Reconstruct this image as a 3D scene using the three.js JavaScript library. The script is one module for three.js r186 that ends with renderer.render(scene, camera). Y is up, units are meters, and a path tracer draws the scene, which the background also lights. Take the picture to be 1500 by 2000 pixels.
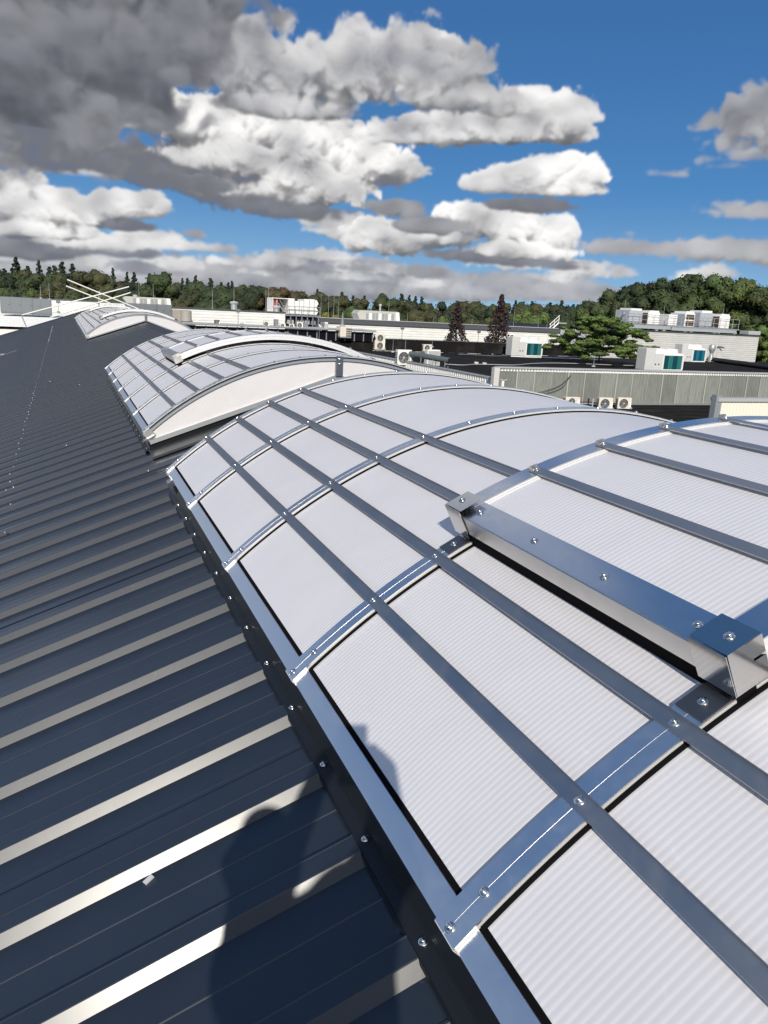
import * as THREE from 'three';
import { mergeGeometries, mergeVertices } from 'three/addons/utils/BufferGeometryUtils.js';
import { RoundedBoxGeometry } from 'three/addons/geometries/RoundedBoxGeometry.js';
import { MarchingCubes } from 'three/addons/objects/MarchingCubes.js';

// ---------------------------------------------------------------- camera, sun, exposure
const scene = new THREE.Scene();
const EYE = new THREE.Vector3(-2.2866, 1.0778, 1.0013);
const camera = new THREE.PerspectiveCamera(67.17, 0.75, 0.05, 4000);
camera.position.copy(EYE);
camera.rotation.order = 'YXZ';
camera.rotation.set(-0.25358, -0.39623, 0.05045);
scene.add(camera);
camera.updateMatrixWorld(true);

const renderer = new THREE.WebGLRenderer({ antialias: true });
renderer.toneMapping = THREE.LinearToneMapping;
renderer.toneMappingExposure = 1.0;
renderer.shadowMap.enabled = true;

const SUN = new THREE.Vector3(-0.3085, 0.5090, 0.8036).normalize();
const sun = new THREE.DirectionalLight(new THREE.Color().setRGB(1.0, 0.93, 0.82), 4.2);
sun.position.copy(SUN).multiplyScalar(120);
sun.castShadow = true;
sun.shadow.mapSize.set(4096, 4096);
const sc = sun.shadow.camera;
sc.left = -60; sc.right = 60; sc.top = 60; sc.bottom = -60; sc.near = 1; sc.far = 320;
scene.add(sun, sun.target);

// ---------------------------------------------------------------- small helpers
let seedState = 12345;
const seed = (s) => { seedState = s >>> 0; };
const rnd = () => { seedState = (seedState + 0x6D2B79F5) >>> 0; let t = seedState; t = Math.imul(t ^ (t >>> 15), t | 1); t ^= t + Math.imul(t ^ (t >>> 7), t | 61); return ((t ^ (t >>> 14)) >>> 0) / 4294967296; };
const rr = (a, b) => a + (b - a) * rnd();
const clamp = (x, a = 0, b = 1) => Math.min(b, Math.max(a, x));
const smooth = (a, b, x) => { const t = clamp((x - a) / (b - a)); return t * t * (3 - 2 * t); };
const lerp = (a, b, t) => a + (b - a) * t;
const DEG = Math.PI / 180;

// sight lines: where the view from the roof meets a plane of the place
const RIGHT = new THREE.Vector3(), UP = new THREE.Vector3(), BACK = new THREE.Vector3();
camera.matrixWorld.extractBasis(RIGHT, UP, BACK);
function sight(px, py) { return new THREE.Vector3().addScaledVector(RIGHT, (px - 750) / 1506).addScaledVector(UP, -(py - 1000) / 1506).sub(BACK).normalize(); }
function onY(px, py, y) { const d = sight(px, py); return d.multiplyScalar((y - EYE.y) / d.y).add(EYE); }
function onZ(px, py, z) { const d = sight(px, py); return d.multiplyScalar((z - EYE.z) / d.z).add(EYE); }
function farAt(px, py, D) { const d = sight(px, py); return d.multiplyScalar(D / Math.hypot(d.x, d.z)).add(EYE); }
function azel(px, py) { const d = sight(px, py); return [Math.atan2(d.x, -d.z) / DEG, Math.asin(d.y) / DEG]; }

// ---------------------------------------------------------------- gradient noise
const PERM = new Uint8Array(512);
{ seed(77); const p = []; for (let i = 0; i < 256; i++) p.push(i); for (let i = 255; i > 0; i--) { const j = (rnd() * (i + 1)) | 0; [p[i], p[j]] = [p[j], p[i]]; } for (let i = 0; i < 512; i++) PERM[i] = p[i & 255]; }
const GX = new Float32Array(256), GY = new Float32Array(256), GZ = new Float32Array(256);
for (let i = 0; i < 256; i++) { const z = rr(-1, 1), a = rr(0, 6.2832), r = Math.sqrt(1 - z * z); GX[i] = r * Math.cos(a); GY[i] = r * Math.sin(a); GZ[i] = z; }
function noise(x, y, z) {
  const X = Math.floor(x), Y = Math.floor(y), Z = Math.floor(z);
  x -= X; y -= Y; z -= Z;
  const u = x * x * x * (x * (x * 6 - 15) + 10), v = y * y * y * (y * (y * 6 - 15) + 10), w = z * z * z * (z * (z * 6 - 15) + 10);
  const a = PERM[X & 255] + (Y & 255), b = PERM[(X + 1) & 255] + (Y & 255), zz = Z & 255, z1 = (Z + 1) & 255;
  const A = PERM[a & 255], A1 = PERM[(a + 1) & 255], B = PERM[b & 255], B1 = PERM[(b + 1) & 255];
  const g = (h, dx, dy, dz) => GX[h] * dx + GY[h] * dy + GZ[h] * dz;
  const n000 = g(PERM[A + zz], x, y, z), n100 = g(PERM[B + zz], x - 1, y, z), n010 = g(PERM[A1 + zz], x, y - 1, z), n110 = g(PERM[B1 + zz], x - 1, y - 1, z);
  const n001 = g(PERM[A + z1], x, y, z - 1), n101 = g(PERM[B + z1], x - 1, y, z - 1), n011 = g(PERM[A1 + z1], x, y - 1, z - 1), n111 = g(PERM[B1 + z1], x - 1, y - 1, z - 1);
  const x00 = n000 + u * (n100 - n000), x10 = n010 + u * (n110 - n010), x01 = n001 + u * (n101 - n001), x11 = n011 + u * (n111 - n011);
  const y0 = x00 + v * (x10 - x00), y1 = x01 + v * (x11 - x01);
  return (y0 + w * (y1 - y0)) * 1.5;
}
function fbm(x, y, z, oct) { let s = 0, a = 0.5; for (let i = 0; i < oct; i++) { s += a * noise(x, y, z); x = x * 2.03 + 13.7; y = y * 2.03 + 5.1; z = z * 2.03 + 9.3; a *= 0.5; } return s; }
function puff(x, y, z, oct) { let s = 0, a = 0.58; for (let i = 0; i < oct; i++) { s += a * (Math.sqrt(noise(x, y, z) ** 2 + 0.004) * 2.2 - 0.62); x = x * 2.07 + 3.7; y = y * 2.07 + 15.1; z = z * 2.07 + 7.3; a *= 0.46; } return s; }

// ---------------------------------------------------------------- the sky: air and cumulus clouds, one map for all directions
const SW = 4096, SH = 2048;
const skyData = new Float32Array(SW * SH * 4);
function airColor(el, cosSun, out) {
  const e = clamp(el / 90);
  const t = Math.pow(1 - clamp(el / 26), 2.0), q = Math.pow(1 - e, 3);
  out[0] = lerp(0.060, 0.022, q) + 0.11 * t; out[1] = lerp(0.140, 0.145, q) + 0.235 * t; out[2] = lerp(0.310, 0.450, q) + 0.27 * t;
  const h = Math.pow(1 - clamp(el / 9), 1.6); out[0] += 0.22 * h; out[1] += 0.20 * h; out[2] += 0.06 * h;
  const g = Math.pow(Math.max(0, cosSun), 24) * 0.5 + Math.pow(Math.max(0, cosSun), 4) * 0.12; out[0] += g; out[1] += g; out[2] += g * 0.95;
}
// each cloud: puffs [x, y, rx, ry] read off the photograph, given as directions
const clouds = [];
function cloud(list, o) {
  const c = { lit: 1, amb: 1, amp: 0.42, edge: 0.16, k: 3.2, flat: 0.6, freq: 1, ...o, puffs: [] };
  let x0 = 1e9, x1 = -1e9, y0 = 1e9, y1 = -1e9;
  for (const [px, py, rx, ry] of list) { const [a, e] = azel(px, py), X = rx / 26.3, Y = ry / 26.3; c.puffs.push([a, e, X, Y, Math.max(Y, X * 0.6)]); x0 = Math.min(x0, a - X - 1.5); x1 = Math.max(x1, a + X + 1.5); y0 = Math.min(y0, e - Y - 1); y1 = Math.max(y1, e + Y + 1.5); }
  Object.assign(c, { x0, x1, y0, y1 });
  c.depth = Math.max(...c.puffs.map((p) => p[4])) + 1;
  c.id = clouds.length * 17.3; clouds.push(c);
}
// nearest first
cloud([[-60, 110, 220, 170], [150, 80, 200, 150], [330, 60, 130, 110], [60, 210, 180, 70], [250, 190, 130, 60], [-100, -40, 240, 160], [200, -60, 240, 150], [430, -20, 90, 90]], { lit: 0.14, amb: 0.88, amp: 0.75, edge: 1.0, k: 1.5, flat: 0.9, freq: 0.7 });
cloud([[480, 130, 120, 75], [600, 150, 120, 70], [700, 140, 110, 75], [830, 150, 110, 70], [900, 190, 100, 45], [560, 210, 130, 35], [960, 215, 70, 26]], { lit: 0.60, amb: 1.05, amp: 0.55, edge: 0.4, k: 2.0 });
cloud([[800, 130, 80, 45], [870, 115, 60, 40], [700, 110, 70, 40]], { lit: 0.75, amp: 0.5, edge: 0.25 });
cloud([[1080, 235, 90, 50], [1040, 215, 55, 40], [900, 260, 140, 35], [790, 265, 90, 28], [1110, 262, 60, 34], [990, 255, 110, 42]], { lit: 0.95, amp: 0.42, edge: 0.2, k: 3 });
cloud([[250, 320, 120, 24], [360, 358, 110, 24], [470, 395, 90, 22], [570, 416, 90, 16], [640, 412, 60, 12], [770, 352, 40, 16]], { lit: 0.07, amb: 0.85, amp: 0.55, edge: 0.4, k: 1.7, flat: 0.9, freq: 1.2 });
cloud([[260, 235, 85, 32], [400, 245, 110, 52], [490, 260, 100, 55], [620, 300, 110, 65], [700, 320, 100, 55], [760, 335, 70, 40], [620, 360, 120, 50], [450, 310, 130, 50], [540, 380, 110, 36]], { lit: 1.0, amp: 0.5, edge: 0.2, k: 3, amb: 0.9 });
cloud([[60, 270, 130, 34], [180, 300, 150, 36], [310, 330, 140, 36], [420, 365, 90, 30]], { lit: 0.12, amb: 0.95, amp: 0.5, edge: 0.5, k: 2.2, flat: 0.9 });
cloud([[60, 318, 150, 16], [170, 330, 60, 10]], { lit: 0.6, amp: 0.3, edge: 0.45, k: 1.0, flat: 0.9 });
cloud([[1040, 345, 90, 36], [1120, 350, 55, 44], [970, 362, 70, 24], [1090, 370, 80, 24]], { lit: 1.0, amp: 0.36, edge: 0.18, k: 3 });
cloud([[1050, 402, 60, 17], [990, 400, 50, 12], [1100, 405, 40, 10]], { lit: 0.08, amb: 0.85, amp: 0.3, edge: 0.25, flat: 0.9 });
cloud([[780, 410, 55, 22], [830, 440, 90, 20], [745, 405, 40, 16]], { lit: 0.25, amb: 0.95, amp: 0.35, edge: 0.3, flat: 0.8 });
cloud([[930, 440, 75, 42], [1000, 450, 70, 36], [1090, 465, 46, 42], [860, 460, 90, 30], [1020, 490, 110, 26], [740, 470, 90, 40]], { lit: 1.0, amp: 0.42, edge: 0.18, k: 3 });
cloud([[1000, 506, 120, 16], [900, 500, 90, 14], [1090, 520, 60, 10]], { lit: 0.10, amb: 1.1, amp: 0.32, edge: 0.3, flat: 0.9, k: 2.2 });
cloud([[30, 400, 90, 55], [110, 410, 80, 42], [230, 405, 80, 32], [300, 408, 44, 26], [60, 450, 110, 24]], { lit: 0.92, amp: 0.42, edge: 0.2, k: 3 });
cloud([[165, 428, 44, 20], [250, 440, 60, 12]], { lit: 0.06, amb: 0.95, amp: 0.3, edge: 0.22, flat: 0.9 });
cloud([[380, 458, 30, 12]], { lit: 0.25, amb: 1, amp: 0.22, edge: 0.2 });
cloud([[280, 465, 60, 18], [330, 480, 120, 14], [190, 475, 110, 20]], { lit: 0.75, amp: 0.5, edge: 0.25, k: 2, freq: 1.5 });
cloud([[50, 480, 120, 26], [240, 492, 130, 14], [120, 470, 60, 18]], { lit: 0.10, amb: 1.15, amp: 0.34, edge: 0.35, flat: 0.9, k: 2 });
cloud([[640, 430, 60, 22], [700, 455, 70, 28], [650, 452, 60, 16]], { lit: 0.7, amp: 0.36, edge: 0.25, k: 2.2 });
function bank(s, n, x0, x1, y0, y1, rx, ry, o) { seed(s); const l = []; for (let i = 0; i < n; i++) { const t = rnd(), k = lerp(1, 0.55, t); l.push([rr(x0, x1), lerp(y0, y1, t), rr(rx * 0.5, rx * 1.4) * k, rr(ry * 0.6, ry * 1.5) * k]); } cloud(l, o); }
bank(3, 9, 420, 700, 488, 520, 60, 17, { lit: 0.75, amb: 1.15, amp: 0.5, edge: 0.22, k: 2.0, freq: 1.6 });
bank(4, 12, 250, 900, 500, 540, 80, 13, { lit: 0.18, amb: 1.35, amp: 0.5, edge: 0.3, k: 1.6, freq: 1.6, flat: 0.9 });
bank(5, 11, 700, 1210, 515, 560, 60, 15, { lit: 0.75, amb: 1.2, amp: 0.5, edge: 0.24, k: 1.8, freq: 1.7 });
bank(6, 10, 740, 1200, 530, 575, 80, 10, { lit: 0.2, amb: 1.45, amp: 0.5, edge: 0.3, k: 1.4, freq: 1.8, flat: 0.9 });
bank(7, 12, -60, 700, 500, 560, 80, 16, { lit: 0.6, amb: 1.3, amp: 0.5, edge: 0.3, k: 1.4, freq: 1.7 });
cloud([[1460, 245, 70, 38], [1430, 285, 55, 28], [1500, 215, 50, 40], [1500, 176, 34, 16], [1520, 280, 60, 40], [1400, 310, 45, 14]], { lit: 0.34, amb: 1.1, amp: 0.75, edge: 0.42, k: 1.2, freq: 1.2 });
cloud([[1300, 340, 42, 10], [1450, 305, 45, 14], [1415, 325, 50, 12]], { lit: 0.55, amb: 1.15, amp: 0.5, edge: 0.34, k: 1.0, freq: 1.5 });
cloud([[1470, 412, 66, 20], [1420, 422, 30, 8], [1560, 410, 70, 24]], { lit: 0.32, amb: 1.1, amp: 0.55, edge: 0.35, k: 1.4, freq: 1.5 });
cloud([[1260, 485, 110, 16], [1400, 490, 140, 20], [1540, 500, 120, 22], [1180, 490, 60, 8]], { lit: 0.36, amb: 1.2, amp: 0.5, edge: 0.3, k: 1.4, flat: 0.8, freq: 1.6 });
cloud([[1400, 535, 45, 20], [1360, 545, 60, 16]], { lit: 0.8, amp: 0.5, edge: 0.3, k: 1.4, freq: 1.5 });
cloud([[0, 530, 200, 40], [220, 540, 200, 36], [440, 545, 200, 38], [660, 552, 200, 36], [880, 560, 180, 32], [1060, 566, 150, 26], [1180, 574, 90, 14]], { lit: 0.30, amb: 1.45, amp: 0.45, edge: 0.4, k: 1.0, flat: 0.95, freq: 1.5 });
cloud([[100, 520, 260, 18], [400, 550, 260, 16], [700, 560, 260, 14], [1000, 572, 220, 12], [1130, 566, 120, 8], [-200, 520, 260, 30]], { lit: 0.3, amb: 1.95, amp: 0.5, edge: 0.4, k: 1.0, flat: 0.9, freq: 2.0 });
const LX = -0.10, LY = 0.74, LZ = -0.66;
function cloudDensity(c, x, y, z, oct) {
  let s = -9, size = 1;
  for (const p of c.puffs) {
    const dx = (x - p[0]) / p[2], dy0 = y - p[1], dy = dy0 / (dy0 < 0 ? p[3] * c.flat : p[3]), dz = z / p[4];
    const q = (1 - Math.sqrt(dx * dx + dy * dy + dz * dz)) * Math.min(p[3], 1.9);
    if (q > s) { size = p[3]; s = Math.max(q, s + 0.12 * Math.exp((s - q) * 6)); } else if (q > s - 0.5) s += 0.12 * Math.exp((q - s) * 6);
  }
  const A = c.amp * Math.min(1.7, 0.4 + size * 0.62);
  if (s < -A * 1.3) return 0;
  const f = 0.56 * c.freq;
  const w = 0.55 * noise(x * 0.42 + c.id, y * 0.6 + 9, z * 0.42), w2 = 0.4 * noise(x * 0.45 + 31, y * 0.62 + c.id, z * 0.4);
  const X = x + w, Y = y + w2;
  s += A * (puff(X * f + c.id, Y * f * 1.2, z * f, oct) * 1.05 + 0.85 * noise(X * 0.30 + c.id, Y * 0.5, z * 0.3 + 4));
  if (s <= 0) return 0;
  const d = Math.min(1, s / (c.edge * 1.7 + 0.12));
  return d * d * (3 - 2 * d);
}
function shadeCloud(c, az, el, out) {
  // marches one cloud front to back; out = [r, g, b, transmittance]
  let T = 1, R = 0, G = 0, B = 0;
  const step = 0.11;
  const cover = 0.80 + 0.75 * noise(az * 0.21 + c.id * 2, el * 0.34 + 7, 3.3) + 0.35 * noise(az * 0.55 + c.id, el * 0.8, 8.8);   // higher clouds shade this one in places
  const lit = c.lit * clamp(cover, 0.25, 1);
  for (let z = -c.depth; z < c.depth && T > 0.02; z += step) {
    const d = cloudDensity(c, az, el, z, 6);
    if (d <= 0.002) continue;
    let tau = 0;
    for (let i = 1; i <= 6; i++) { const t = 0.075 * i * i; tau += cloudDensity(c, az + LX * t, el + LY * t, z + LZ * t, i < 3 ? 4 : 2) * (0.075 * (2 * i - 1)); }
    tau *= c.k * 0.95;
    const S = lit * (0.62 * Math.exp(-tau) + 0.38 * Math.exp(-tau * 0.24)) * 0.96;
    const up = clamp(0.55 + 0.6 * noise(az * 0.5 + 3, el * 0.8, z * 0.5));
    const am = c.amb * lerp(0.085, 0.155, up) * (0.62 + 0.75 * Math.exp(-tau * 0.55));
    const a = 1 - Math.exp(-d * c.k * step * 3.4);
    R += T * a * (S * 0.98 + am * 0.97); G += T * a * (S * 0.955 + am * 1.02); B += T * a * (S * 0.90 + am * 1.22);
    T *= 1 - a;
  }
  out[0] = R; out[1] = G; out[2] = B; out[3] = T;
}
{
  const col = [0, 0, 0], cl = [0, 0, 0, 1];
  for (let j = 0; j < SH; j++) {
    const el = ((j + 0.5) / SH - 0.5) * 180, ce = Math.cos(el * DEG), se = Math.sin(el * DEG);
    for (let i = 0; i < SW; i++) {
      const o = (j * SW + i) * 4;
      const ph = ((i + 0.5) / SW - 0.5) * 2 * Math.PI, dx = Math.cos(ph) * ce, dz = Math.sin(ph) * ce;
      if (el < -1.2) { skyData[o] = 0.10; skyData[o + 1] = 0.11; skyData[o + 2] = 0.10; skyData[o + 3] = 1; continue; }
      const az = Math.atan2(dx, -dz) / DEG;
      airColor(Math.max(0, el), dx * SUN.x + se * SUN.y + dz * SUN.z, col);
      let r = 0, g = 0, b = 0, T = 1;
      const inView = smooth(-14, -8, az) * smooth(60, 54, az) * smooth(30, 25, el);
      if (inView > 0) {
        for (const c of clouds) {
          if (T < 0.02) break;
          if (az < c.x0 || az > c.x1 || el < c.y0 || el > c.y1) continue;
          shadeCloud(c, az, el, cl);
          r += T * cl[0]; g += T * cl[1]; b += T * cl[2]; T *= cl[3];
        }
      }
      if (inView < 1 && el > 1.5) {   // the rest of the sky: fair-weather cumulus on a cloud deck
        const s = 1 / (se + 0.12), x = dx * s * 1.1, z = dz * s * 1.1;
        const n = fbm(x + 4.2, z - 1.7, 0.5, 5) + 0.25 * puff(x * 2 + 1, z * 2, 2.2, 3);
        const a = smooth(-0.06, 0.2, n) * 0.92 * (1 - inView) * smooth(1.5, 6, el);
        const lum = lerp(0.80, 0.42, smooth(0.14, 0.55, n));
        r += T * a * lum; g += T * a * lum * 1.0; b += T * a * lum * 1.03; T *= 1 - a;
      }
      skyData[o] = r + T * col[0]; skyData[o + 1] = g + T * col[1]; skyData[o + 2] = b + T * col[2]; skyData[o + 3] = 1;
    }
  }
}
const skyTex = new THREE.DataTexture(skyData, SW, SH, THREE.RGBAFormat, THREE.FloatType);
skyTex.mapping = THREE.EquirectangularReflectionMapping;
skyTex.magFilter = skyTex.minFilter = THREE.LinearFilter;
skyTex.needsUpdate = true;
scene.background = skyTex;
scene.environment = skyTex;

// ---------------------------------------------------------------- naming, geometry helpers
const nameCount = {};
function numbered(n) { const k = nameCount[n] = (nameCount[n] ?? -1) + 1; return k ? `${n}_${String(k).padStart(3, '0')}` : n; }
function tag(o, label, category, group, kind) { if (label) o.userData.label = label; if (category) o.userData.category = category; if (group) o.userData.group = group; if (kind) o.userData.kind = kind; return o; }
function thing(name, label, category, pos = [0, 0, 0], turn = 0, group) {
  const o = new THREE.Group(); o.name = numbered(name); o.position.set(...pos); o.rotation.y = turn; scene.add(o);
  return tag(o, label, category, group);
}
function part(name, geo, mat, parent, label, kind) {
  const m = new THREE.Mesh(Array.isArray(geo) ? join(geo) : geo, mat);
  if (parent) { m.name = name; parent.add(m); } else { m.name = numbered(name); scene.add(m); }
  if (label) m.userData.label = label;
  if (kind) m.userData.kind = kind;
  return m;
}
function struct(name, geo, mat, kind = 'structure', label) { const m = part(name, geo, mat); m.userData.kind = kind; if (label) m.userData.label = label; return m; }
function join(list) {
  const l = list.map((g) => { const q = g.index ? g.toNonIndexed() : g; for (const k of Object.keys(q.attributes)) if (!['position', 'normal', 'uv', 'color'].includes(k)) q.deleteAttribute(k); return q; });
  return l.length === 1 ? l[0] : mergeGeometries(l);
}
function box(w, h, d, x = 0, y = 0, z = 0, ry = 0, rz = 0, rx = 0) {
  const g = new THREE.BoxGeometry(w, h, d), uv = g.attributes.uv, s = [[d, h], [d, h], [w, d], [w, d], [w, h], [w, h]];
  for (let i = 0; i < uv.count; i++) { const q = s[(i / 4) | 0]; uv.setXY(i, uv.getX(i) * q[0] + x, uv.getY(i) * q[1] + z); }
  if (rx) g.rotateX(rx); if (rz) g.rotateZ(rz); if (ry) g.rotateY(ry);
  return g.translate(x, y, z);
}
function rbox(w, h, d, r, x = 0, y = 0, z = 0) { return new RoundedBoxGeometry(w, h, d, 2, r).translate(x, y, z); }
function cyl(r0, r1, h, x = 0, y = 0, z = 0, n = 12, open = false) { return new THREE.CylinderGeometry(r1, r0, h, n, 1, open).translate(x, y + h / 2, z); }
function rod(a, b, r, n = 6, r2 = r) {
  const A = new THREE.Vector3(...a), B = new THREE.Vector3(...b), d = B.clone().sub(A), L = d.length();
  const g = new THREE.CylinderGeometry(r2, r, L, n, 1);
  g.applyQuaternion(new THREE.Quaternion().setFromUnitVectors(new THREE.Vector3(0, 1, 0), d.normalize()));
  return g.translate((A.x + B.x) / 2, (A.y + B.y) / 2, (A.z + B.z) / 2);
}
function tube(pts, r, n = 6, seg = 24) { return new THREE.TubeGeometry(new THREE.CatmullRomCurve3(pts.map((p) => new THREE.Vector3(...p))), seg, r, n); }
// triangles with their own normals
class Tri {
  constructor() { this.p = []; this.n = []; this.u = []; this.c = null; }
  quad(P, N, U) { this.tri([P[0], P[1], P[2]], [N[0], N[1], N[2]], [U[0], U[1], U[2]]); this.tri([P[0], P[2], P[3]], [N[0], N[2], N[3]], [U[0], U[2], U[3]]); }
  tri(P, N, U) {
    const [a, b, c] = P, ux = b[0] - a[0], uy = b[1] - a[1], uz = b[2] - a[2], vx = c[0] - a[0], vy = c[1] - a[1], vz = c[2] - a[2];
    const nx = uy * vz - uz * vy, ny = uz * vx - ux * vz, nz = ux * vy - uy * vx;
    const flip = nx * N[0][0] + ny * N[0][1] + nz * N[0][2] < 0;
    for (const i of flip ? [0, 2, 1] : [0, 1, 2]) { this.p.push(...P[i]); this.n.push(...N[i]); this.u.push(...U[i]); }
  }
  flat(P, want, U) { // quad or triangle with its face normal on the side of "want"
    const a = new THREE.Vector3(...P[0]), b = new THREE.Vector3(...P[1]).sub(a), c = new THREE.Vector3(...P[2]).sub(a), n = b.cross(c).normalize();
    if (n.x * want[0] + n.y * want[1] + n.z * want[2] < 0) n.negate();
    const N = [n.x, n.y, n.z]; U = U || P.map((q) => [q[0], q[2]]);
    if (P.length === 4) this.quad(P, [N, N, N, N], U); else this.tri(P, [N, N, N], U);
  }
  geo() { const g = new THREE.BufferGeometry(); g.setAttribute('position', new THREE.Float32BufferAttribute(this.p, 3)); g.setAttribute('normal', new THREE.Float32BufferAttribute(this.n, 3)); g.setAttribute('uv', new THREE.Float32BufferAttribute(this.u, 2)); return g; }
}
// a strip of profiled sheet in the xy plane facing +z; ribs run along x (horizontal) or y (upright)
function profiled(len, hgt, pitch, depth, horizontal, share = 0.45) {
  const t = new Tri(), run = horizontal ? hgt : len, P = [];
  const n = Math.max(1, Math.round(run / pitch)), p = run / n, sl = 0.12 * p;
  P.push([0, 0]);
  for (let i = 0; i < n; i++) { const a = i * p; P.push([a + p * (1 - share) / 2, 0], [a + p * (1 - share) / 2 + sl, depth], [a + p * (1 + share) / 2 - sl, depth], [a + p * (1 + share) / 2, 0]); }
  P.push([run, 0]);
  for (let i = 0; i < P.length - 1; i++) {
    const [a, d0] = P[i], [b, d1] = P[i + 1]; if (b - a < 1e-5) continue;
    const q = horizontal ? [[0, a, d0], [len, a, d0], [len, b, d1], [0, b, d1]] : [[a, 0, d0], [b, 0, d1], [b, hgt, d1], [a, hgt, d0]];
    t.flat(q, [0, 0, 1], q.map((v) => [v[0], v[1]]));
  }
  return t.geo();
}

// ---------------------------------------------------------------- computed textures (colour, grain and wear only)
function dataTex(w, h, f, srgb, rx = 1, ry = 1) {
  const d = new Uint8Array(w * h * 4);
  for (let j = 0; j < h; j++) for (let i = 0; i < w; i++) { const v = f(i / w, j / h), o = (j * w + i) * 4; for (let k = 0; k < 3; k++) d[o + k] = clamp(Array.isArray(v) ? v[k] : v) * 255; d[o + 3] = 255; }
  const t = new THREE.DataTexture(d, w, h, THREE.RGBAFormat, THREE.UnsignedByteType);
  t.wrapS = t.wrapT = THREE.RepeatWrapping; t.magFilter = THREE.LinearFilter; t.minFilter = THREE.LinearMipmapLinearFilter; t.generateMipmaps = true;
  if (srgb) t.colorSpace = THREE.SRGBColorSpace;
  t.repeat.set(rx, ry); t.needsUpdate = true; return t;
}
// noise that tiles over the unit square
function tn(u, v, fu, fv, s, oct = 4) { const a = u * 6.2832, b = v * 6.2832; let r = 0, m = 0.5; for (let i = 0; i < oct; i++) { r += m * noise(Math.cos(a) * fu + s, Math.sin(a) * fu + Math.cos(b) * fv, Math.sin(b) * fv + s * 1.7); fu *= 2.1; fv *= 2.1; m *= 0.5; } return r; }
const std = (o) => new THREE.MeshStandardMaterial(o);
const phys = (o) => new THREE.MeshPhysicalMaterial(o);
const rgb = (r, g, b) => new THREE.Color().setRGB(r, g, b);
const M = {};
const smudge = dataTex(256, 256, (u, v) => 0.5 + 0.55 * tn(u, v, 1.2, 1.2, 3, 5) + 0.12 * tn(u, v, 9, 0.7, 8, 2));
smudge.repeat.set(1.6, 1.6);
const grime = dataTex(1024, 1024, (u, v) => { const n = tn(u, v, 2.2, 2.2, 5, 6), f = Math.max(0, tn(u, v, 30, 30, 9, 2) - 0.43) * 5, q = Math.max(0, tn(u, v, 60, 3, 19, 2) - 0.40) * 1.6; const k = 0.485 + 0.05 * n + f * 0.5 + q * 0.3; return [k, k, k * 0.99]; }, true, 0.41, 0.37);
const roughRoof = dataTex(512, 512, (u, v) => 0.385 + 0.045 * tn(u, v, 2.0, 3.0, 2, 6) + 0.06 * Math.max(0, tn(u, v, 16, 16, 4, 2)), false, 0.7, 0.7);
M.roof = phys({ color: rgb(0.082, 0.110, 0.160), roughness: 1.25, roughnessMap: roughRoof, map: grime, ior: 1.55, specularIntensity: 0.55, clearcoat: 1.0, clearcoatRoughness: 0.30 });
M.apron = phys({ color: rgb(0.034, 0.038, 0.042), roughness: 0.38, ior: 1.6 });
M.roofTrim = phys({ color: rgb(0.011, 0.013, 0.017), roughness: 0.4, roughnessMap: null, ior: 1.5 });
const smudgeRough = dataTex(256, 256, (u, v) => 0.62 + 0.16 * tn(u, v, 1.4, 1.4, 6, 5) + 0.16 * Math.max(0, tn(u, v, 5, 5, 21, 4)) + 0.05 * tn(u, v, 22, 1.0, 12, 2), false, 1.3, 1.3);
M.alu = std({ color: rgb(0.91, 0.89, 0.86), metalness: 1, roughness: 0.56, roughnessMap: smudgeRough });
M.aluHatch = std({ color: rgb(0.80, 0.80, 0.80), metalness: 1, roughness: 0.36, roughnessMap: smudgeRough });
M.aluStrap = std({ color: rgb(0.50, 0.485, 0.465), metalness: 1, roughness: 0.70, roughnessMap: smudgeRough });
M.aluBright = std({ color: rgb(0.78, 0.775, 0.75), metalness: 0.4, roughness: 0.42 });
M.stainless = std({ color: rgb(0.74, 0.72, 0.69), metalness: 1, roughness: 0.62, roughnessMap: smudgeRough });
M.screw = std({ color: rgb(0.78, 0.77, 0.74), metalness: 1, roughness: 0.2 });
M.gasket = phys({ color: rgb(0.005, 0.005, 0.006), roughness: 0.9, specularIntensity: 0.15 });
M.curb = phys({ color: rgb(0.007, 0.008, 0.010), roughness: 0.6, specularIntensity: 0.4 });
// multiwall sheet: inner webs show as a fine grain across the sheet, 16 mm apart
const webs = dataTex(1024, 2048, (u, v) => { const f = (v * 64) % 1, w = Math.exp(-(((f - 0.5) / 0.14) ** 2)); const n = tn(u, v, 1.1, 1.6, 3, 3), m = Math.max(0, tn(u, v, 9, 4, 14, 3) - 0.28) * 0.35; const k = 0.925 - 0.032 * w + 0.018 * n + m * 0.25; return [k, k, k * 1.004]; }, true, 0.9766, 0.9766);
const webBump = dataTex(8, 128, (u, v) => { const f = (v * 4) % 1; return 0.5 + 0.5 * Math.cos(f * 6.2832); }, false, 1, 15.6);
M.sheet = phys({ color: rgb(0.84, 0.825, 0.835), map: webs, roughness: 0.42, bumpMap: webBump, bumpScale: 0.00038, ior: 1.55, specularIntensity: 0.9 });
M.sheetEnd = phys({ color: rgb(0.82, 0.80, 0.80), map: webs, roughness: 0.5, bumpMap: webBump, bumpScale: 0.0006 });

// ---------------------------------------------------------------- ground
struct('ground', new THREE.CircleGeometry(2500, 64).rotateX(-Math.PI / 2).translate(0, -9, 0), std({ color: rgb(0.07, 0.085, 0.045), roughness: 1, map: dataTex(256, 256, (u, v) => { const k = 0.8 + 0.35 * tn(u, v, 3, 3, 1, 5); return [k, k, k * 0.9]; }, true, 0.03, 0.03) }));

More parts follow.
